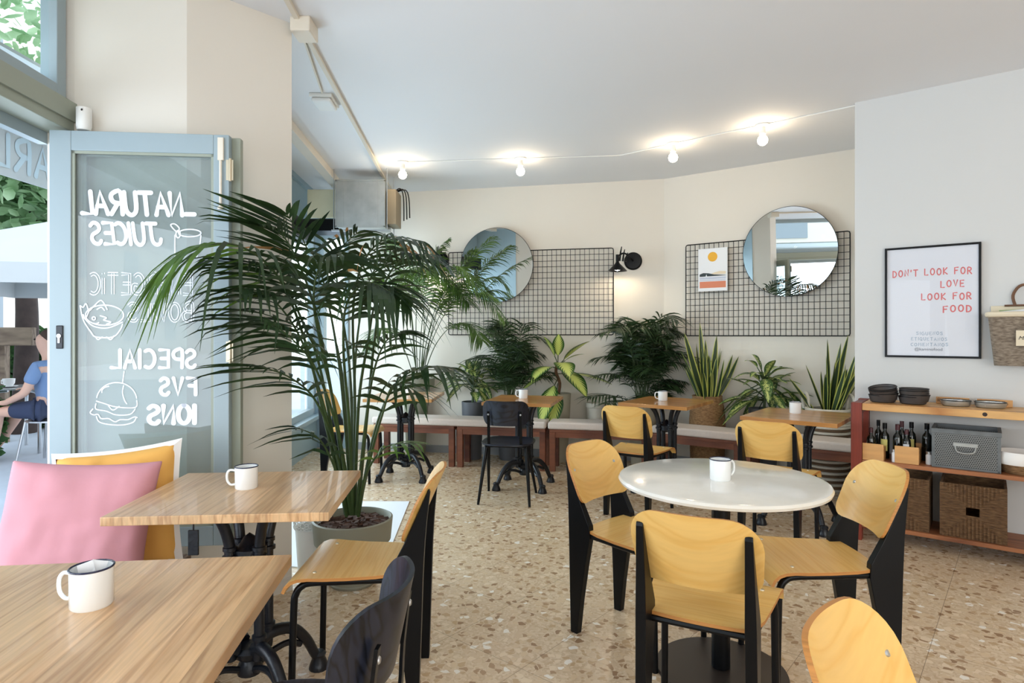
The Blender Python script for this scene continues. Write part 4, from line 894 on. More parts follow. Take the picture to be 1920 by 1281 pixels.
sconce('black wall lamp half hidden behind the tall palm', 826, 488, .01, -.17)
# sun print on the grid
s = ray(W1C, D2, N2, .045, 1310); s1 = ray(W1C, D2, N2, .045, 1364.5); p = W1C+D2*s+N2*.045; zt = EYE-(468-HZ)*p.y/F; zb = EYE-(547-HZ)*p.y/F
t = thing('art_print', 'small print of an orange sun over sea bands, clipped to the wire grid', 'print', (p.x, p.y, zb), rzof(D2)); Wp, Hp = s1-s, zt-zb
bm = new(); box(bm, 0, Wp, -.012, 0, 0, Hp); obj('board', bm, M['paper'], t)
def flat(name, polys, m, d=.0125):
    bm = new()
    for q in polys: bm.faces.new([bm.verts.new(V(x*Wp, -d, y*Hp)) for x, y in q])
    obj(name, bm, m, t)
flat('sun', [[(.5+.165*math.cos(2*PI*i/40), .80+.165*Wp/Hp*math.sin(2*PI*i/40)) for i in range(40)]], mat('orange_ink', srgb(236, 176, 56), .7))
flat('sand_hill', [[(.40, .385), (.55, .43), (.75, .46), (.95, .45), (.95, .385)]], mat('sand_ink', srgb(232, 214, 186), .7))
flat('dark_hill', [[(.05, .345), (.05, .40), (.18, .43), (.35, .42), (.55, .385), (.95, .36), (.95, .35)]], mat('dark_ink', srgb(52, 62, 66), .7), .0128)
flat('sea_lines', [[(.05, y), (.95, y), (.95, y+h), (.05, y+h)] for y, h in ((.315, .012), (.285, .02), (.262, .008), (.24, .012))], mat('blue_grey_ink', srgb(178, 184, 206), .7))
flat('terracotta_band', [[(.05, .075), (.95, .075), (.95, .225), (.05, .225)]], mat('terracotta_ink', srgb(218, 134, 102), .7))
flat('sail', [[(.26, .345), (.31, .345), (.285, .40)]], M['paper'], .0131)
# framed poster on the right wall
sA = ray(RC, DR, NR, .02, 1659); sB = ray(RC, DR, NR, .02, 1840); pw = sB-sA; p = RC+DR*sA+NR*.0; pp = RC+DR*sA+NR*.02
pz0 = EYE-(669.5-HZ)*pp.y/F; pz1 = EYE-(466.5-HZ)*pp.y/F; ph = pz1-pz0
t = thing('framed_poster', 'black framed poster with coral hand lettering on the right wall', 'picture', (p.x, p.y, pz0), rzof(DR))
bm = new(); k = .013
for q in ((0, k, 0, ph), (pw-k, pw, 0, ph), (k, pw-k, 0, k), (k, pw-k, ph-k, ph)): box(bm, q[0], q[1], -.022, 0, q[2], q[3])
obj('frame', bm, M['black'], t, bev=.001)
bm = new(); box(bm, k, pw-k, -.012, -.004, k, ph-k); obj('paper', bm, mat('poster_paper', srgb(226, 228, 232), .7), t)
bm = new(); box(bm, k, pw-k, -.018, -.016, k, ph-k); obj('glazing', bm, M['picglass'], t)
P3 = lambda x, y, d: V(x, -.0121-d, y)
def ptxt(bm, txt, xl, xr, yb, h, wd):
    wsum = sum((gw(c)+.42) for c in txt)-.42; x0_, x1_ = xl*pw, xr*pw; kx = (x1_-x0_)/(wsum*h*ph)
    write(bm, txt, 0, 0, h*ph, wd, lambda x, y, d: P3(x0_+x*kx, yb*ph+y, d), .42, 0, 1, False, .08)
bm = new(); ptxt(bm, "DON'T LOOK FOR", .09, .905, .735, .055, .0075); ptxt(bm, 'LOVE', .60, .83, .625, .054, .0075); ptxt(bm, 'LOOK FOR', .40, .90, .515, .054, .0075); ptxt(bm, 'FOOD', .625, .90, .405, .054, .0075)
obj('coral_lettering', bm, M['red'], t)
bm = new(); ptxt(bm, 'SIGUENOS', .345, .615, .205, .026, .0028); ptxt(bm, 'ETIQUETANOS', .29, .66, .155, .026, .0028); ptxt(bm, 'COMENTANOS', .285, .67, .105, .026, .0028); obj('blue_lettering', bm, M['teal'], t)
def text_mesh(body, size, m, parent, loc, rot, shear=0, ext=.0004):
    cu = bpy.data.curves.new('lettering', 'FONT'); cu.body = body; cu.size = size; cu.shear = shear; cu.extrude = ext; cu.align_x = 'CENTER'; cu.align_y = 'CENTER'
    o = bpy.data.objects.new('lettering', cu); COL.objects.link(o); dg = bpy.context.evaluated_depsgraph_get(); dg.update()
    me = bpy.data.meshes.new_from_object(o.evaluated_get(dg)); bpy.data.objects.remove(o); me.name = 'lettering'; o = link('lettering', me, m, parent); o.location = loc; o.rotation_euler = rot; return o
text_mesh('@kaminofood', .026, M['greyink'], t, (pw*.47, -.0128, ph*.075), (PI/2, 0, 0))

# wicker magazine basket on the wall
s0 = ray(RC, DR, NR, .12, 1852); o = RC+DR*s0; t = thing('magazine_basket', 'grey wicker wall basket lined with cream cloth at the right edge', 'basket', (o.x, o.y, 1.12), rzof(DR))
bm = new(); BW = .40
def tub(bm, sc):
    lo = [(.03, -.015), (BW-.03, -.015), (BW-.03, -.12), (.03, -.12)]; hi = [(0, -.006), (BW, -.006), (BW, -.15), (0, -.15)]
    def rr(q, z, r=.03):
        out = []
        (xa, ya), (xb, yb) = (min(p[0] for p in q)+sc, min(p[1] for p in q)+sc), (max(p[0] for p in q)-sc, max(p[1] for p in q)-sc*.3)
        for cx_, cy_, a0 in ((xb-r, yb-r*.2, 0), (xa+r, yb-r*.2, 90), (xa+r, ya+r, 180), (xb-r, ya+r, 270)):
            for i in range(5): a = math.radians(a0+22.5*i); ry = r*.2 if a0 in (0, 90) else r; out.append(V(cx_+r*math.cos(a), cy_+ry*math.sin(a), z))
        return out
    return lo, hi, rr
lo, hi, rr = tub(bm, 0)
A0 = [bm.verts.new(p) for p in rr(lo, 0)]; A1 = [bm.verts.new(p) for p in rr(hi, .30)]; _, _, r2_ = tub(bm, .012); B1 = [bm.verts.new(p) for p in r2_(hi, .30)]; B0 = [bm.verts.new(p) for p in r2_(lo, .02)]
for X_, Y_ in ((A0, A1), (A1, B1), (B1, B0)):
    for i in range(len(X_)): j = (i+1) % len(X_); bm.faces.new([X_[i], X_[j], Y_[j], Y_[i]])
bm.faces.new(A0[::-1]); bm.faces.new(B0); obj('wicker_body', bm, M['wicker'], t, True)
bm = new(); pts = [p+V(0, 0, .0) for p in rr(hi, .305)]; pts.append(pts[0]); tube(bm, pts, .016, 8, False); obj('cloth_liner', bm, mat('cream_cloth', srgb(226, 212, 186), .95), t, True)
bm = new(); box(bm, .015, BW-.015, -.012, -.006, .26, .36); obj('cloth_back', bm, bpy.data.materials['cream_cloth'], t, bev=.003)
bm = new(); tube(bm, smoothpath([(.13, -.02, .36), (.12, -.02, .42), (.15, -.02, .475), (.20, -.02, .485), (.25, -.02, .475), (.28, -.02, .42), (.27, -.02, .36)], 4), .008, 8); tube(bm, [(.08, -.02, .36), (.32, -.02, .36)], .006, 8); obj('handle', bm, M['brownstem'], t, True)
bm = new(); box(bm, .13, .27, -.156, -.152, .12, .21, Matrix.Rotation(-.0, 4, 'X')); lb = obj('cloth_label', bm, bpy.data.materials['cream_cloth'], t)
text_mesh('Magazines', .030, M['blackink'], lb, (.20, -.157, .165), (PI/2, 0, 0), .35)
for k, (dx, cl, tl_) in enumerate(((.06, 'white', .02), (.09, 'green', -.02))):
    mm_ = M['paper'] if k == 0 else mat('green_magazine_cover', srgb(150, 170, 120), .5)
    o2 = RC+DR*(s0+.19)+NR*(.055+.035*(1-k)); bm = new(); box(bm, -.13, .13, -.006, .006, 0, .30); mg = obj('magazine', bm, mm_, loc=(o2.x, o2.y, 1.155)); mg.rotation_euler = (0, tl_-.12*(1-k), rzof(DR)); tag(mg, cl+' magazine standing in the wicker wall basket', 'magazine')
    if k == 0:
        bm = new(); box(bm, .02, .12, -.0075, -.006, .16, .29); box(bm, -.12, -.07, -.0075, -.006, .25, .285); obj('cover_blocks', bm, M['enamelrim'], mg)
        text_mesh('EVEN', .035, M['blackink'], mg, (-.03, -.0075, .27), (PI/2, 0, 0))

# ------------------------------------------------------------------ shelf unit and what it holds
RZ = rzof(DR)
def sh(u, off, z): s_ = ray(RC, DR, NR, off, u); p = RC+DR*s_+NR*off; return V(p.x, p.y, z)
t = thing('shelf_unit', 'open wooden shelf unit with dark red posts against the right wall', 'shelf', tuple(RC+DR*.03+NR*.005), RZ)
SL, SD = 1.7, .345
for x in (0, SL-.07):
    for y0_, y1_ in ((-SD, -SD+.06), (-.06, 0)): bm = new(); box(bm, x, x+.062, y0_, y1_, 0, .872); obj('post', bm, M['redpost'], t, bev=.003)
    bm = new(); box(bm, x+.008, x+.054, -SD+.06, -.06, .80, .868); obj('end_rail', bm, M['redpost'], t)
for nm, z0_, z1_, m_, yy in (('top_board', .826, .870, M['pine'], SD), ('middle_shelf', .487, .512, M['shelfwood'], SD), ('bottom_shelf', .085, .110, M['shelfwood'], SD)):
    bm = new(); box(bm, .063, SL-.071, -yy+.004, -.004, z0_, z1_); obj(nm, bm, m_, t, bev=.003)
bm = new(); lathe(bm, [(0, .0008), (.008, .0008), (.012, 0)], 10, Matrix.Translation((.68, -SD+.0035, .848)) @ Matrix.Rotation(PI/2, 4, 'X')); obj('knot', bm, M['bark'], t)
# stacked wire bowls
def wbowl(label, p, tilt, r):
    t = thing('wire_bowl', label, 'bowl', p, RZ, 'stacked black wire bowls'); t.rotation_euler = (tilt, tilt*.6, RZ)
    bm = new(); lathe(bm, [(0, .002), (.06, .0), (.070, .006), (.080, .045), (.078, .045), (.068, .010), (.058, .003), (0, .004)], 32); obj('mesh_bowl', bm, M['mesh'], t, True)
    bm = new(); tube(bm, [(.080*math.cos(2*PI*i/32),   .080*math.sin(2*PI*i/32), .046) for i in range(33)], .0022, 6, False); obj('rim', bm, M['black'], t, True); return t
wb = None
for nm, u, n_, tl in (('left', 1657, 5, .06), ('right', 1714, 5, .0)):
    p = sh(u, .20, .871)
    for k in range(n_):
        pos = ('lowest', 'second from the bottom', 'middle', 'second from the top', 'topmost')[k]; lab = 'black wire mesh bowl, %s of the %s stack on the shelf top' % (pos, nm)
        loc = (p.x+.004*math.sin(k*2+u), p.y+.004*math.cos(k*3), .871+k*.0125)
        tt = tl*k*.8
        if wb is None: wb = wbowl(lab, loc, tt, 0); q = wb
        else: q = dup(wb, loc, RZ, lab)
        q.rotation_euler = (tt, -tt*.5, RZ)
for nm, u, word, side in (('left', 1792, 'Re', -1), ('right', 1857, 'lo', 1)):
    p = sh(u, .16, .871); t = thing('round_dish', 'low round metal dish of white wrapped sachets, %s of the pair on the shelf top' % nm, 'dish', p, RZ)
    bm = new(); lathe(bm, [(0, .003), (.066, .002), (.074, .010), (.077, .034), (.075, .034), (.070, .012), (0, .006)], 32); obj('dish', bm, M['galv'], t, True)
    bm = new(); tube(bm, [(.0765*math.cos(2*PI*i/32), .0765*math.sin(2*PI*i/32), .034) for i in range(33)], .0025, 6, False); obj('rim', bm, M['black'], t, True)
    bm = new(); rnd = random.Random(u)
    for k in range(26): box(bm, -.022, .022, -.010, .010, -.001, .001, Matrix.Translation((rnd.uniform(-.045, .045), rnd.uniform(-.045, .045), rnd.uniform(.012, .034))) @ Matrix.Rotation(rnd.uniform(0, 3), 4, 'Z') @ Matrix.Rotation(rnd.uniform(-.4, .4), 4, 'X'))
    sc_ = obj('sugar_sachets', bm, M['paper']); sc_.location = p; tag(sc_, 'loose white sachets filling the %s round dish' % nm, 'sachets', kind='stuff')
    p2 = sh(u+(-6 if side < 0 else 8), .065, .8705); bm = new(); box(bm, -.085, .085, -.006, .006, 0, .042); sg = obj('wooden_sign', bm, M['lightwood'], loc=p2, rz=RZ, bev=.002)
    sg.rotation_euler.x = -.15; tag(sg, 'small wooden name block behind the %s round dish' % nm, 'sign')
    bm = new(); write(bm, word, 0, 0, .022, .0022, lambda x, y, d: V(x+(-.075 if side < 0 else .045), -.0062-d, y+.011), .25); obj('lettering', bm, M['blackink'], sg)
# bottles and crates
def bottle(label, p, r, h, cap, lab=None, square=False):
    t = thing('oil_bottle', label, 'bottle', p, RZ, 'dark oil and vinegar bottles on the middle shelf')
    bm = new(); lathe(bm, [(0, 0), (r, .002), (r, h*.60), (r*.9, h*.68), (r*.42, h*.76), (r*.38, h*.90), (r*.46, h*.90), (r*.46, h*.92), (0, h*.92)], 20); obj('glass_body', bm, M['bottle'], t, True)
    bm = new(); lathe(bm, [(r*.47, h*.84), (r*.5, h*.84), (r*.5, h), (0, h)], 16); obj('cap', bm, cap, t, True)
    if lab:
        bm = new(); n = 10
        for i in range(n):
            a0, a1 = -2.4+1.5*i/n, -2.4+1.5*(i+1)/n; bm.faces.new([bm.verts.new(V((r+.0006)*math.cos(a), (r+.0006)*math.sin(a), z)) for a, z in ((a0, .05), (a1, .05), (a1, h*.55), (a0, h*.55))])
        obj('label', bm, lab, t)
    return t
capb, capr = M['black'], mat('dark_red_cap', srgb(70, 28, 34), .4)
for u, off, r, h, cap, lb_, txt in ((1633, .25, .024, .195, capr, None, 'short dark cruet at the left end of the middle shelf'), (1647, .15, .022, .235, capb, None, 'tall dark bottle at the back behind the left crate'), (1659, .20, .026, .225, capb, M['label'], 'dark oil bottle with a yellow label beside the left crate'),
    (1683, .22, .026, .225, capr, None, 'dark bottle at the left of the group in the second crate'), (1691, .12, .024, .235, capr, None, 'dark bottle at the back of the second crate'), (1700, .24, .023, .20, capr, M['paper'], 'small vinegar bottle with a pale label standing in the second crate'), (1709, .13, .025, .235, capb, M['label'], 'dark bottle with a narrow yellow label at the right of the second crate'), (1738, .14, .027, .235, capb, None, 'tall square-shouldered black bottle beside the metal box')):
    bottle(txt, sh(u, off, .5125 if off < .23 or u < 1640 else .5125), r, h, cap, lb_)
def crate(label, u, W, off):
    p = sh(u, off, .5125); t = thing('wooden_crate', label, 'crate', p, RZ, 'small light wooden crates'); D_ = .20; Hc = .105
    for nm, q in (('front_panel', (-W/2, W/2, -D_/2, -D_/2+.008, 0, Hc)), ('back_panel', (-W/2, W/2, D_/2-.008, D_/2, 0, Hc)), ('side_panel', (-W/2, -W/2+.006, -D_/2+.008, D_/2-.008, 0, Hc*.8)), ('side_panel', (W/2-.006, W/2, -D_/2+.008, D_/2-.008, 0, Hc*.8))):
        bm = new(); box(bm, *q); obj(nm, bm, M['lightwood'], t, bev=.001)
crate('light wooden crate at the left end of the middle shelf', 1641, .115, .235)
crate('light wooden crate in the middle, holding the bottle group', 1703, .125, .225)
for u, off, txt in ((1678, .30, 'small glass jar with white contents by the second crate'), (1742, .26, 'little salt shaker beside the metal box')):
    p = sh(u, off, .5125); t = thing('salt_jar', txt, 'jar', p)
    bm = new(); lathe(bm, [(0, 0), (.017, 0), (.018, .004), (.018, .055), (.013, .062), (0, .062)], 16); obj('jar_body', bm, M['paper'], t, True)
    bm = new(); lathe(bm, [(.0, .062), (.016, .062), (.016, .078), (0, .08)], 16); obj('lid', bm, M['alu'], t, True)
# perforated metal box
def mat_perf():
    m = mat('perforated_zinc', srgb(128, 130, 130), .45, metal=.6); n = m.node_tree.nodes; L = m.node_tree.links; p = n['Principled BSDF']
    t = n.new('ShaderNodeTexCoord'); mp = n.new('ShaderNodeMapping'); mp.inputs['Scale'].default_value = (95, 95, 95); L.new(t.outputs['Object'], mp.inputs[0]); sp = n.new('ShaderNodeSeparateXYZ'); L.new(mp.outputs[0], sp.inputs[0])
    def mth(op, a, b=None, c=None):
        q = n.new('ShaderNodeMath'); q.operation = op
        for i, v_ in enumerate((a, b, c)):
            if v_ is None: continue
            if isinstance(v_, (int, float)): q.inputs[i].default_value = v_
            else: L.new(v_, q.inputs[i])
        return q.outputs[0]
    z = sp.outputs['Z']; row = mth('FLOOR', z); sh_ = mth('MULTIPLY', mth('MODULO', row, 2), .5); fx = mth('SUBTRACT', mth('FRACT', mth('ADD', mth('ADD', sp.outputs['X'], sp.outputs['Y']), sh_)), .5); fz = mth('SUBTRACT', mth('FRACT', z), .5)
    d = mth('ADD', mth('MULTIPLY', fx, fx), mth('MULTIPLY', fz, fz)); h = mth('LESS_THAN', d, .11)
    mx = n.new('ShaderNodeMix'); mx.data_type = 'RGBA'; L.new(h, mx.inputs[0]); mx.inputs[6].default_value = srgb(128, 130, 130); mx.inputs[7].default_value = srgb(16, 16, 18); L.new(mx.outputs[2], p.inputs['Base Color'])
    L.new(mth('MULTIPLY', mth('SUBTRACT', 1, h), .6), p.inputs['Metallic']); return m
M['perf'] = mat_perf()
pA, pB = sh(1748, .315, .5125), sh(1876, .315, .5125); BWd = (pB-pA).length
t = thing('metal_box', 'perforated zinc storage box with a pull handle on the middle shelf', 'box', pA, RZ)
bm = new(); box(bm, 0, BWd, 0, .004, .002, .215); box(bm, 0, BWd, .256, .26, .002, .215); box(bm, 0, .004, .004, .256, .002, .215); box(bm, BWd-.004, BWd, .004, .256, .002, .215); box(bm, 0, BWd, 0, .26, 0, .002); obj('perforated_body', bm, M['perf'], t)
bm = new(); k = .006
for q in ((-k, BWd+k, -k, .012, .205, .232), (-k, BWd+k, .25, .266, .205, .232), (-k, .012, .012, .25, .205, .232), (BWd-.012, BWd+k, .012, .25, .205, .232), (-.003, .014, -.003, .0, 0, .205), (BWd-.014, BWd+.003, -.003, 0, 0, .205), (0, BWd, -.003, 0, 0, .014)): box(bm, *q)
M['zinc'] = mat('dull_zinc', srgb(118, 122, 124), .5, metal=.5, var=.3, vscale=14); obj('rim', bm, M['zinc'], t, bev=.002)
bm = new(); box(bm, .010, BWd-.010, .010, .252, .19, .20); obj('dark_cloth', bm, M['potgrey'], t)
bm = new(); c_ = BWd/2; tube(bm, smoothpath([(c_-.05, -.006, .14), (c_-.042, -.02, .11), (c_-.02, -.024, .10), (c_+.02, -.024, .10), (c_+.042, -.02, .11), (c_+.05, -.006, .14)], 3), .004, 8); box(bm, c_-.058, c_+.058, -.008, -.003, .135, .155); obj('handle', bm, M['galv'], t)
# cloth lined basket
p = sh(1912, .22, .5125); t = thing('bread_basket', 'small wicker basket with a white cloth liner at the right end of the middle shelf', 'basket', p, RZ)
bm = new(); lathe(bm, [(0, 0), (.075, 0), (.085, .01), (.108, .10), (.103, .10), (.08, .012), (0, .008)], 28); obj('wicker_body', bm, M['belly'], t, True)
bm = new(); lathe(bm, [(.110, .055), (.118, .075), (.116, .11), (.108, .125), (.098, .11), (.08, .05), (0, .045)], 28); obj('cloth_liner', bm, M['whitec'], t, True)
o = obj('round_bun', (lambda bm: (lathe(bm, [(0, 0), (.03, .004), (.036, .018), (.025, .03), (0, .034)], 16), bm)[1])(new()), M['brownstem'], smooth=True, loc=p+V(-.01, -.01, .0455)); tag(o, 'dark round bun inside the cloth lined basket', 'bun')
# seagrass boxes on the bottom shelf
for u0, u1, lab in ((1684, 1742, 'woven seagrass box on the bottom shelf, half hidden behind a chair'), (1762, 1889, 'woven seagrass box with a square hand hole, under the metal box')):
    a = sh(u0, .32, .1105); b = sh(u1, .32, .1105); Wd = (b-a).length; x0_ = 0
    if u0 == 1684: x0_ = Wd-.34; Wd = .34
    t = thing('seagrass_box', lab, 'basket', a+DR*x0_, RZ, 'woven seagrass boxes'); H_, th = .315, .012; cx_ = Wd/2
    bm = new()
    for q in ((0, cx_-.032, 0, th, 0, H_), (cx_+.032, Wd, 0, th, 0, H_), (cx_-.032, cx_+.032, 0, th, 0, .135), (cx_-.032, cx_+.032, 0, th, .185, H_), (0, Wd, .30-th, .30, 0, H_), (0, th, th, .30-th, 0, H_), (Wd-th, Wd, th, .30-th, 0, H_), (th, Wd-th, th, .30-th, 0, .01)): box(bm, *q)
    obj('woven_body', bm, M['seagrass'], t)
    bm = new(); rnd = random.Random(u0)
    for side in range(4):                 # raised rush strands converging on the hand hole
        n = 17
        for i in range(n):
            f = -1+2*(i+.5)/n
            r_ = abs(f)
            if side < 2: z = H_/2+f*H_/2*.97; xe = 0 if side == 0 else Wd; xi = cx_+(-1 if side == 0 else 1)*max(.036, r_*cx_*.97); tube(bm, [(xe, -.0025, z), (xi, -.0025, z)], .0055, 5)
            else: x = cx_+f*cx_*.97; ze = 0.004 if side == 2 else H_; zi = H_/2+(-1 if side == 2 else 1)*max(.030, r_*H_/2*.97); tube(bm, [(x, -.0025, ze), (x, -.0025, zi)], .0055, 5)
    obj('rush_weave', bm, M['seagrass'], t, True)

# ------------------------------------------------------------------ plants
WALLS = [(W1C, N1), (W1C, N2)]
def keep(p, m=.035):
    for C, N in WALLS:
        d = (p-C).dot(N)
        if d < m: p = p+N*(m-d)
    return p
def kp(p):                                # the floor palm stays in front of the pillar and the opened leaf
    ym = 3.0+(p.x+1.0)*2.0 if p.x < -1.0 else 9
    ym = max(ym, 2.50)
    return V(p.x, min(p.y, ym), p.z)
def frond(parent, path, t0, n, L, W, droop, m, rnd, clampit=False, stem_r=.006, up=.15, loc=V(0, 0, 0), dry=None, fwd=.55):
    P = smoothpath(path, 6); N_ = len(P); bm = new()
    if clampit: P = [keep(p) for p in P]
    else: P = [kp(p) for p in P]
    tube(bm, [p-loc for p in P], [max(.0012, stem_r*(1-.85*i/(N_-1))) for i in range(N_)], 6)
    for f in bm.faces: f.material_index = 1
    dl = bm
    for k in range(n):
        t = t0+(1-t0)*(k+.5)/n; i = t*(N_-1); a = int(i); f = i-a; a = min(a, N_-2)
        p = P[a].lerp(P[a+1], f); T = (P[min(a+2, N_-1)]-P[a]).normalized(); side = T.cross(V(0, 0, 1))
        if side.length < .05: side = V(1, 0, 0)
        side.normalize(); upv = side.cross(T).normalized(); q = (t-t0)/(1-t0); pl = math.sin(PI*min(1, .18+q*.75))**.7*(1 if q < .9 else .8)
        for sg in (-1, 1):
            ln = L*pl*rnd.uniform(.85, 1.1); fw = fwd+.5*q+rnd.uniform(-.08, .08)
            d0 = (side*sg+T*fw+upv*(up+rnd.uniform(-.08, .08))).normalized(); dr = droop*rnd.uniform(.7, 1.3)
            pts = []
            for j in range(6):
                s_ = j/5; pts.append(p+d0*ln*s_*(1-.15*dr*s_)+V(0, 0, -1)*ln*dr*.75*s_*s_)
            ws = [.35, .9, 1, .85, .5, .05]; pr = None
            wv = (T-d0*T.dot(d0)).normalized()
            if rnd.random() < .5: wv = (wv+upv*.4).normalized()
            isdry = dry and rnd.random() < dry
            for j in range(6):
                x = pts[j]
                x = keep(x) if clampit else kp(x)
                x = x-loc; a_ = bm.verts.new(x-wv*W/2*ws[j]); b_ = bm.verts.new(x+wv*W/2*ws[j])
                if pr: fc = bm.faces.new([pr[0], pr[1], b_, a_]); fc.material_index = 2 if (isdry and j > 2) else 0
                pr = (a_, b_)
    me = bpy.data.meshes.new('frond'); bm.to_mesh(me); bm.free(); o = bpy.data.objects.new('frond', me); COL.objects.link(o); o.parent = parent
    me.materials.append(m); me.materials.append(M['stem']); me.materials.append(M['drytip']); return o
def soil(parent, r, z, n=110, seed=0):
    bm = new(); lathe(bm, [(0, z), (r, z)], 24); rnd = random.Random(seed)
    for i in range(n):
        a, q = rnd.uniform(0, 2*PI), r*math.sqrt(rnd.random())*.95; s_ = rnd.uniform(.012, .022)
        box(bm, -s_, s_, -s_*.6, s_*.6, -s_*.35, s_*.35, Matrix.Translation((q*math.cos(a), q*math.sin(a), z+s_*.3)) @ Matrix.Rotation(rnd.uniform(0, 6), 4, 'Z') @ Matrix.Rotation(rnd.uniform(-.6, .6), 4, 'X'))
    o = obj('bark_mulch', bm, M['soil'], parent); return o
# big floor palm
KP = V(-.838, 3.23, 0); t = thing('potted_palm', 'large dark green palm in a grey-green floor pot beside the pillar', 'plant', KP)
bm = new(); lathe(bm, [(0, .0), (.098, 0), (.102, .02), (.104, .03)], 40); lathe(bm, [(0, .012), (.115, .012), (.128, .05), (.150, .17), (.155, .20), (.196, .225), (.207, .34), (.198, .345), (.192, .335), (.186, .23), (.14, .2), (0, .2)], 48); lathe(bm, [(0, 0), (.115, 0), (.125, .015), (.118, .02), (0, .01)], 40)
obj('pot', bm, M['potgreen'], t, True); soil(t, .19, .305, 150, 3)
rnd = random.Random(11)
def PP(l): return [pY(*q) for q in l]
KF = [
 ([(650, 965, 3.22), (612, 800, 3.12), (572, 640, 2.95), (522, 520, 2.72), (450, 462, 2.50), (372, 462, 2.40), (335, 482, 2.38)], .42, 24, .46, .036, 1.05, 'mix'),
 ([(655, 965, 3.23), (612, 780, 3.1), (566, 640, 2.95), (510, 560, 2.75), (455, 540, 2.6)], .45, 19, .34, .038, .85, 'kentia'),
 ([(655, 965, 3.24), (622, 740, 3.15), (590, 580, 3.0), (558, 490, 2.9), (528, 440, 2.85), (496, 428, 2.8)], .5, 17, .27, .036, .35, 'kentia'),
 ([(660, 965, 3.26), (640, 720, 3.25), (616, 570, 3.2), (588, 470, 3.1), (560, 412, 3.05)], .52, 17, .28, .040, .25, 'kentia'),
 ([(665, 965, 3.25), (665, 740, 3.2), (662, 580, 3.1), (682, 490, 3.0), (728, 446, 2.95), (790, 452, 2.9)], .5, 22, .38, .034, .85, 'dry'),
 ([(670, 965, 3.25), (690, 760, 3.2), (704, 620, 3.1), (722, 530, 3.0), (760, 482, 2.95), (812, 478, 2.9)], .5, 18, .34, .034, .75, 'dry'),
 ([(672, 965, 3.22), (700, 820, 3.15), (735, 730, 3.0), (785, 690, 2.9), (840, 690, 2.85)], .5, 17, .34, .036, .7, 'kentia'),
 ([(652, 965, 3.2), (632, 850, 3.1), (592, 752, 2.95), (540, 706, 2.8), (480, 686, 2.7)], .5, 13, .30, .036, .45, 'kentia'),
 ([(662, 965, 3.2), (655, 800, 3.05), (644, 660, 2.85), (650, 570, 2.75), (690, 530, 2.65), (735, 550, 2.6)], .5, 22, .40, .036, .85, 'kentia'),
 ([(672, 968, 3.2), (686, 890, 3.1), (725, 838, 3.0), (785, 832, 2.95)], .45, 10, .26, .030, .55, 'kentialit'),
 ([(650, 968, 3.2), (632, 890, 3.1), (600, 825, 3.0), (556, 802, 2.9)], .45, 8, .25, .036, .5, 'kentia'),
 ([(662, 965, 3.27), (664, 720, 3.4), (676, 590, 3.5), (700, 510, 3.5), (740, 470, 3.45)], .52, 14, .34, .032, .5, 'kentia'),
 ([(648, 965, 3.25), (602, 700, 3.1), (556, 570, 2.95), (515, 512, 2.8), (472, 492, 2.7)], .5, 18, .28, .036, .65, 'kentia'),
 ([(660, 965, 3.2), (636, 820, 3.05), (596, 700, 2.85), (552, 640, 2.7), (500, 600, 2.6)], .5, 16, .36, .040, .75, 'kentia'),
 ([(668, 965, 3.2), (685, 800, 3.1), (700, 700, 3.0), (724, 640, 2.9), (760, 620, 2.85)], .5, 14, .30, .038, .8, 'kentia'),
 ([(665, 965, 3.27), (656, 700, 3.3), (636, 560, 3.3), (632, 480, 3.3), (670, 436, 3.25)], .52, 19, .38, .034, .6, 'dry'),
 ([(665, 965, 3.24), (672, 760, 3.1), (690, 640, 2.95), (704, 570, 2.85), (738, 540, 2.8), (770, 560, 2.75)], .5, 16, .34, .038, .85, 'kentia'),
 ([(658, 965, 3.2), (630, 780, 3.0), (600, 640, 2.8), (588, 560, 2.7), (600, 500, 2.65), (640, 480, 2.6)], .52, 18, .40, .040, .7, 'kentia'),
 ([(660, 965, 3.26), (650, 800, 3.3), (640, 690, 3.4), (620, 620, 3.45), (570, 590, 3.4)], .5, 14, .34, .038, .5, 'kentia'),
 ([(670, 965, 3.22), (694, 860, 3.1), (716, 780, 2.95), (740, 720, 2.85), (790, 740, 2.8)], .5, 12, .30, .038, .5, 'kentia'),
]
for path, t0, n, L, W, dr, mm_ in KF:
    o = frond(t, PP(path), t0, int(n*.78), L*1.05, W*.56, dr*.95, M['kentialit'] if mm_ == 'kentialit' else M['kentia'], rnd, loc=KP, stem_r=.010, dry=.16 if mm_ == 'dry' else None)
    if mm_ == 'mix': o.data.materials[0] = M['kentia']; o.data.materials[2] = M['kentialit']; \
        [setattr(f, 'material_index', 2) for f in o.data.polygons if f.material_index == 0 and f.center.x+KP.x < -1.12]  # leaflets on the street side recoloured as if lit
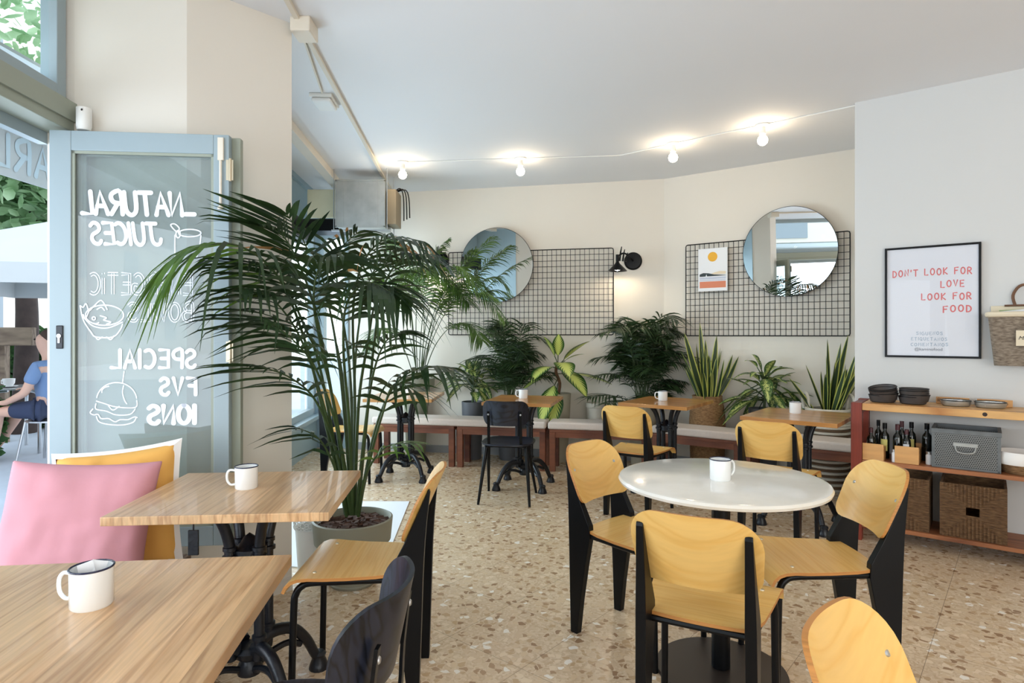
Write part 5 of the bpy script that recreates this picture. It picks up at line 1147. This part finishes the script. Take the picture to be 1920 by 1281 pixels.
# tall areca palm behind the left table
def planter(parent, r0, r1, h, m, z0=0): bm = new(); lathe(bm, [(0, z0), (r0, z0), (r0+.004, z0+.01), (r1, z0+h), (r1-.012, z0+h), (r1-.02, z0+h-.03), (0, z0+h-.03)], 36); return obj('pot', bm, m, parent, True)
def wallpt(C, D, N, u, off): s_ = ray(C, D, N, off, u); return C+D*s_+N*off
b = wallpt(W1C, D1, N1, 780, .15); t = thing('potted_palm', 'tall slender areca palm rising behind the leftmost back table', 'plant', b)
planter(t, .10, .145, .80, M['potgreen']); bm = new(); lathe(bm, [(.14, .73), (.20, .745), (.205, .83), (.19, .83), (.13, .77)], 36); obj('pot_rim', bm, M['potgreen'], t, True); soil(t, .18, .775, 40, 5)
AF = [[(785, 722, b.y), (770, 640, 6.5), (745, 560, 6.4), (715, 520, 6.2), (690, 540, 6.1)], [(782, 722, b.y), (775, 620, 6.5), (765, 540, 6.4), (750, 480, 6.3), (735, 450, 6.2)], [(785, 722, b.y), (790, 620, 6.45), (800, 540, 6.3), (815, 480, 6.2), (840, 450, 6.2)],
      [(790, 722, b.y), (800, 640, 6.5), (830, 560, 6.4), (880, 490, 6.3), (925, 445, 6.2)], [(790, 722, b.y), (806, 650, 6.5), (845, 570, 6.3), (905, 500, 6.15), (958, 462, 6.0)], [(788, 722, b.y), (805, 640, 6.4), (840, 570, 6.2), (900, 550, 6.0), (945, 600, 5.9)],
      [(786, 722, b.y), (800, 640, 6.3), (825, 560, 6.1), (870, 530, 5.95), (930, 560, 5.9)], [(780, 722, b.y), (760, 660, 6.4), (735, 620, 6.2), (705, 620, 6.05), (690, 650, 6.0)], [(787, 722, b.y), (795, 620, 6.3), (790, 550, 6.1), (770, 510, 6.0), (745, 520, 5.9)],
      [(787, 722, b.y), (800, 600, 6.2), (830, 520, 6.0), (860, 500, 5.9), (885, 520, 5.85)], [(784, 722, b.y), (780, 600, 6.4), (790, 520, 6.2), (820, 500, 6.0), (850, 540, 5.9)], [(789, 722, b.y), (815, 650, 6.3), (850, 610, 6.1), (885, 610, 6.0), (905, 640, 5.9)], [(783, 722, b.y), (772, 600, 6.3), (775, 530, 6.1), (800, 505, 5.9), (835, 530, 5.8)], [(790, 722, b.y), (810, 620, 6.35), (830, 560, 6.2), (855, 540, 6.1), (880, 570, 6.0)]]
for i, pth in enumerate(AF): frond(t, PP(pth), .42, 34, .32, .015, .55, M['areca'] if i % 3 else M['kentialit'], rnd, True, .0055, loc=Vector(b))
# parlour palms
def bush(label, b, pot, ph_, n, hmin, hmax, sp, L, seed, W=.016, m=None):
    t = thing('potted_palm', label, 'plant', b); planter(t, *pot, ph_ if not isinstance(ph_, str) else M[ph_]); rr_ = random.Random(seed); z0 = pot[2]-.03; soil(t, pot[1]-.03, z0, 20, seed)
    for i in range(n):
        a = rr_.uniform(0, 2*PI); H_ = rr_.uniform(hmin, hmax); s_ = sp*rr_.uniform(.35, 1)*(1.15-.5*(H_-hmin)/(hmax-hmin+.01)); d = V(math.cos(a)*s_, math.sin(a)*s_*.8, 0)
        base = Vector(b)+V(rr_.uniform(-.05, .05), rr_.uniform(-.05, .05), z0)
        pth = [base, base+d*.25+V(0, 0, H_*.55), base+d*.6+V(0, 0, H_*.95), base+d*1.1+V(0, 0, H_*.92)]
        frond(t, pth, .35, 16, L*rr_.uniform(.8, 1.1), W, .45, m or M['parlor'], rr_, True, .004, loc=Vector(b), fwd=.45)
    return t
b = wallpt(W1C, D1, N1, 955, .19); bush('bushy dark parlour palm between the speckled plant and the broad-leaved plant', b, (.10, .13, .62), M['potgrey'], 34, .15, .92, .55, .30, 21, .015)
b = wallpt(W1C, D1, N1, 1205, .20); bush('bushy dark parlour palm in the angle between the two wire grids', b, (.11, .14, .60), M['potbeige'], 44, .10, 1.0, .62, .33, 22, .018)
t = thing('planter', 'small off-white planter standing empty between the back tables', 'pot', wallpt(W1C, D1, N1, 1118, .13)); planter(t, .075, .10, .60, M['potwhite']); bm = new(); lathe(bm, [(.099, .555), (.108, .56), (.110, .605), (.098, .605)], 32); obj('rim', bm, M['potwhite'], t, True)

def uvleafmat(name, edge, mid, kind):
    m = bpy.data.materials.new(name); m.use_nodes = True; n = m.node_tree.nodes; L = m.node_tree.links; p = n['Principled BSDF']; uv = n.new('ShaderNodeUVMap'); uv.uv_map = 'leaf'; sp = n.new('ShaderNodeSeparateXYZ'); L.new(uv.outputs[0], sp.inputs[0])
    ab = n.new('ShaderNodeMath'); ab.operation = 'ABSOLUTE'; L.new(sp.outputs['X'], ab.inputs[0]); nz = n.new('ShaderNodeTexNoise'); nz.noise_dimensions = '3D'; nz.inputs['Detail'].default_value = 2
    cv = n.new('ShaderNodeCombineXYZ'); L.new(cv.outputs[0], nz.inputs['Vector']); r = n.new('ShaderNodeValToRGB'); r.color_ramp.elements[0].color = mid; r.color_ramp.elements[1].color = edge
    oi = n.new('ShaderNodeObjectInfo'); L.new(oi.outputs['Random'], cv.inputs['Z'])
    if kind == 'speckle':
        ml = n.new('ShaderNodeMath'); ml.operation = 'MULTIPLY'; ml.inputs[1].default_value = 3; L.new(ab.outputs[0], ml.inputs[0]); L.new(sp.outputs['X'], cv.inputs['X']); m3 = n.new('ShaderNodeMath'); m3.operation = 'MULTIPLY'; m3.inputs[1].default_value = 3; L.new(sp.outputs['Y'], m3.inputs[0]); L.new(m3.outputs[0], cv.inputs['Y']); nz.inputs['Scale'].default_value = 6
        ad = n.new('ShaderNodeMath'); ad.operation = 'MULTIPLY_ADD'; ad.inputs[1].default_value = .35; L.new(ab.outputs[0], ad.inputs[0]); L.new(nz.outputs['Fac'], ad.inputs[2]); L.new(ad.outputs[0], r.inputs[0]); r.color_ramp.elements[0].position = .56; r.color_ramp.elements[1].position = .66
    if kind == 'vein':
        # pale blotch spreading from the midrib along slanting side veins
        a1_ = n.new('ShaderNodeMath'); a1_.operation = 'MULTIPLY_ADD'; a1_.inputs[1].default_value = -.35; L.new(ab.outputs[0], a1_.inputs[0]); L.new(sp.outputs['Y'], a1_.inputs[2])
        s_ = n.new('ShaderNodeMath'); s_.operation = 'MULTIPLY'; s_.inputs[1].default_value = 62; L.new(a1_.outputs[0], s_.inputs[0]); sn = n.new('ShaderNodeMath'); sn.operation = 'SINE'; L.new(s_.outputs[0], sn.inputs[0])
        k1 = n.new('ShaderNodeMath'); k1.operation = 'MULTIPLY_ADD'; k1.inputs[1].default_value = .22; L.new(sn.outputs[0], k1.inputs[0]); L.new(ab.outputs[0], k1.inputs[2]); L.new(k1.outputs[0], r.inputs[0]); r.color_ramp.elements[0].position = .42; r.color_ramp.elements[1].position = .68
    if kind == 'snake':
        r.color_ramp.elements[0].position = .62; r.color_ramp.elements[1].position = .74; L.new(ab.outputs[0], r.inputs[0])
    L.new(r.outputs[0], p.inputs['Base Color']); p.inputs['Roughness'].default_value = .35
    tl = n.new('ShaderNodeBsdfTranslucent'); L.new(r.outputs[0], tl.inputs[0]); mx = n.new('ShaderNodeMixShader'); mx.inputs[0].default_value = .15; L.new(p.outputs[0], mx.inputs[1]); L.new(tl.outputs[0], mx.inputs[2]); L.new(mx.outputs[0], n['Material Output'].inputs[0]); return m
M['speckle'] = uvleafmat('speckled_leaf', srgb(58, 92, 44), srgb(206, 214, 132), 'speckle')
M['vein'] = uvleafmat('green_leaf_with_pale_veins', srgb(40, 82, 36), srgb(208, 218, 120), 'vein')
M['snake'] = uvleafmat('snake_plant_leaf', srgb(206, 208, 108), srgb(50, 72, 44), 'snake')
def blade(parent, base, d, L, W, droop, m, loc, petiole=.0, shape='oval', twist=0, fold=.15, clampit=True):
    bm = new(); uvl = bm.loops.layers.uv.new('leaf'); d = d.normalized(); side = d.cross(V(0, 0, 1))
    if side.length < .08: side = V(math.cos(twist), math.sin(twist), 0)
    side.normalize(); upv = side.cross(d).normalized()
    if twist and shape == 'sword': side = (side*math.cos(twist)+upv*math.sin(twist)).normalized(); upv = side.cross(d).normalized()
    NL, NW = 10, 4; g_ = {}
    def pt(s_): return base+d*(petiole+L*s_)+V(0, 0, -1)*droop*(petiole+L)*((petiole+L*s_)/(petiole+L))**2
    if petiole: tube(bm, [base-loc, pt(-petiole/L*.5)-loc, pt(0)-loc], .0045, 6)
    for f in bm.faces: f.material_index = 1
    for i in range(NL+1):
        s_ = i/NL; w_ = W/2*(math.sin(PI*min(1, s_*.97+.02))**.75*(1.08-.25*s_) if shape == 'oval' else min(1, .55+1.2*s_)*(1-s_**3.5)**.8+.002)
        for j in range(-NW//2, NW//2+1):
            x = j/(NW/2); q = pt(s_)+side*w_*x+upv*(abs(x)*w_*fold*2)
            if clampit: q = keep(q, .02)
            g_[i, j] = (bm.verts.new(q-loc), x, s_)
    for i in range(NL):
        for j in range(-NW//2, NW//2):
            ks = [g_[i, j], g_[i, j+1], g_[i+1, j+1], g_[i+1, j]]; f = bm.faces.new([k[0] for k in ks])
            for lp, k in zip(f.loops, ks): lp[uvl].uv = (k[1], k[2])
    me = bpy.data.meshes.new('leaf'); bm.to_mesh(me); bm.free(); me.materials.append(m); me.materials.append(M['stem'])
    for p in me.polygons: p.use_smooth = True
    o = bpy.data.objects.new('leaf', me); COL.objects.link(o); o.parent = parent; return o
def leafy(label, b, pot, pm, leaves, m, top, seed, stem=None):
    t = thing('potted_plant', label, 'plant', b); planter(t, *pot, pm); rr_ = random.Random(seed); b = Vector(b); z0 = pot[2]-.03; soil(t, pot[1]-.03, z0, 16, seed)
    bm = new(); tube(bm, smoothpath([(0, 0, z0), (.01, 0, z0+top*.5), (0, .01, z0+top)], 3), .013, 8); obj('stem', bm, stem or M['stem'], t, True)
    for i in range(leaves):
        a = rr_.uniform(0, 2*PI) if i > 3 else i*PI/2; e = rr_.uniform(-.35, 1.15); h = z0+top*rr_.uniform(.3, 1); d = V(math.cos(a)*math.cos(e), math.sin(a)*math.cos(e)*.8-.15, math.sin(e))
        blade(t, b+V(0, 0, h), d, rr_.uniform(.22, .32), rr_.uniform(.075, .11), rr_.uniform(.25, .7), m, b, rr_.uniform(.06, .16))
    return t
leafy('speckled yellow-green plant in a dark pot left of the bushy palm', wallpt(W1C, D1, N1, 886, .24), (.09, .115, .60), M['potgrey'], 44, M['speckle'], .34, 31)
leafy('speckled yellow-green plant in a grey pot between the two snake plants', wallpt(W1C, D2, N2, 1432, .19), (.10, .13, .64), M['potgrey'], 44, M['speckle'], .32, 32)
b = wallpt(W1C, D1, N1, 1046, .19); t = thing('potted_plant', 'plant with broad pale-veined leaves in a tall beige pot', 'plant', b); planter(t, .095, .135, .70, M['potbeige']); soil(t, .10, .67, 20, 7); b = Vector(b)
bm = new(); tube(bm, smoothpath([(0, 0, .67), (.02, 0, .8), (-.02, 0, .92), (0, 0, 1.02)], 4), .016, 8); obj('stem', bm, M['brownstem'], t, True)
for dx, dy, dz, L, W, dr, hz_ in ((.75, -.35, .85, .40, .18, .20, .98), (1, -.35, .05, .46, .22, .22, .90), (.15, -.75, .25, .34, .17, .55, 1.0), (-.6, -.6, .35, .34, .16, .65, .95), (.45, -.7, .0, .36, .18, .55, .95), (-.9, -.3, .1, .32, .14, .5, .88), (-.4, -.6, -.6, .36, .16, .3, .85), (.0, -.3, 1, .26, .10, .1, 1.0), (-.35, -.1, .9, .32, .14, .25, 1.0), (.6, .0, .5, .26, .11, .3, .98), (-.2, -.7, -.8, .34, .15, .2, .80)):
    blade(t, b+V(0, 0, hz_), V(dx, dy, dz), L, W*1.3, dr, M['vein'], b, .10, fold=.06)
def snake(label, b, top, n, seed, body):
    t = thing('snake_plant', label, 'plant', b); b = Vector(b); rr_ = random.Random(seed); body(t); soil(t, .10, top, 20, seed)
    for i in range(n):
        a = rr_.uniform(0, 2*PI); r_ = rr_.uniform(0, .085); lean = rr_.uniform(.05, .8)*(r_/.085*.7+.3); L = rr_.uniform(.32, .62) if i > 2 else rr_.uniform(.64, .80)
        blade(t, b+V(r_*math.cos(a), r_*math.sin(a), top-.02), V(math.cos(a)*lean, math.sin(a)*lean-.03, 1), L, rr_.uniform(.048, .072), .0, M['snake'], b, 0, 'sword', rr_.uniform(.2, 2.9), .12)
    return t
def belly(t):
    bm = new(); lathe(bm, [(0, 0), (.12, 0), (.155, .12), (.165, .40), (.166, .50), (.160, .56), (.162, .565), (.140, .68), (.133, .72), (.126, .72), (.12, .60), (0, .60)], 40); obj('belly_basket', bm, M['belly'], t, True)
    bm = new(); rr_ = random.Random(1)
    tube(bm, [(.134*math.cos(2*PI*i/30), .134*math.sin(2*PI*i/30), .72) for i in range(31)], .007, 6, False); obj('basket_rim', bm, M['belly'], t, True)
def ropeb(t):
    bm = new(); z = 0
    for k in range(29):
        zz = .012+k*.0235; r_ = .168
        if k < 22 and k % 2: continue
        tube(bm, [(r_*math.cos(2*PI*i/36), r_*math.sin(2*PI*i/36), zz) for i in range(37)], .013, 6, False)
    obj('rope_basket', bm, M['rope'], t, True)
    bm = new()
    for k in range(1, 22, 2): zz = .012+k*.0235; tube(bm, [(.168*math.cos(2*PI*i/36), .168*math.sin(2*PI*i/36), zz) for i in range(37)], .0115, 6, False)
    lathe(bm, [(0, .004), (.163, .004), (.163, .60), (.158, .60), (.156, .03), (0, .03)], 36); obj('rope_stripes', bm, M['ropedark'], t, True)
    for sg in (-1, 1):
        bm = new(); d = D2*sg; tube(bm, smoothpath([d*.165+V(0, -.05, .66), d*.175+V(0, -.05, .76), d*.17+V(0, 0, .80), d*.175+V(0, .05, .76), d*.165+V(0, .05, .66)], 4), .013, 8); obj('handle', bm, M['rope'], t, True)
b = wallpt(W1C, D2, N2, 1326, .20); snake('snake plant in a natural belly basket right of the bushy palm', b, .66, 26, 41, belly)
b = wallpt(W1C, D2, N2, 1552, .195); snake('snake plant in a white rope basket with handles by the right wall', b, .62, 24, 42, ropeb)
# white mat and lace vase by the street window
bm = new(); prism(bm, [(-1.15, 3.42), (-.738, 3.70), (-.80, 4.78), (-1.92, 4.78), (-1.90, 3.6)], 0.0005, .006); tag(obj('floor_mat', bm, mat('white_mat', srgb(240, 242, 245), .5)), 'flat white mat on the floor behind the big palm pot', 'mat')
p = V(-1.075, 3.31, 0); t = thing('lace_vase', 'white metal bucket with a lace cut-out rim beside the pillar', 'vase', p)
bm = new(); lathe(bm, [(0, 0), (.070, 0), (.074, .01), (.092, .27), (.088, .27), (.07, .012), (0, .01)], 36); obj('bucket', bm, M['whitem'], t, True)
bm = new()
for i in range(14):
    a = 2*PI*i/14; R_ = .098
    for rr2, zc in ((.020, .335), (.011, .332), (.013, .30), (.008, .282)):
        tube(bm, [(R_*math.cos(a+rr2/R_*math.cos(q)), R_*math.sin(a+rr2/R_*math.cos(q)), zc+rr2*math.sin(q)) for q in [2*PI*j/12 for j in range(13)]], .0022, 5, False)
    a2_ = a+PI/14
    for zc in (.278, .292, .306): tube(bm, [(R_*math.cos(a2_+.008/R_*math.cos(q)), R_*math.sin(a2_+.008/R_*math.cos(q)), zc+.007*math.sin(q)) for q in [2*PI*j/10 for j in range(11)]], .002, 5, False)
tube(bm, [(.093*math.cos(2*PI*i/36), .093*math.sin(2*PI*i/36), .27) for i in range(37)], .003, 5, False)
obj('lace_rim', bm, M['whitem'], t, True)
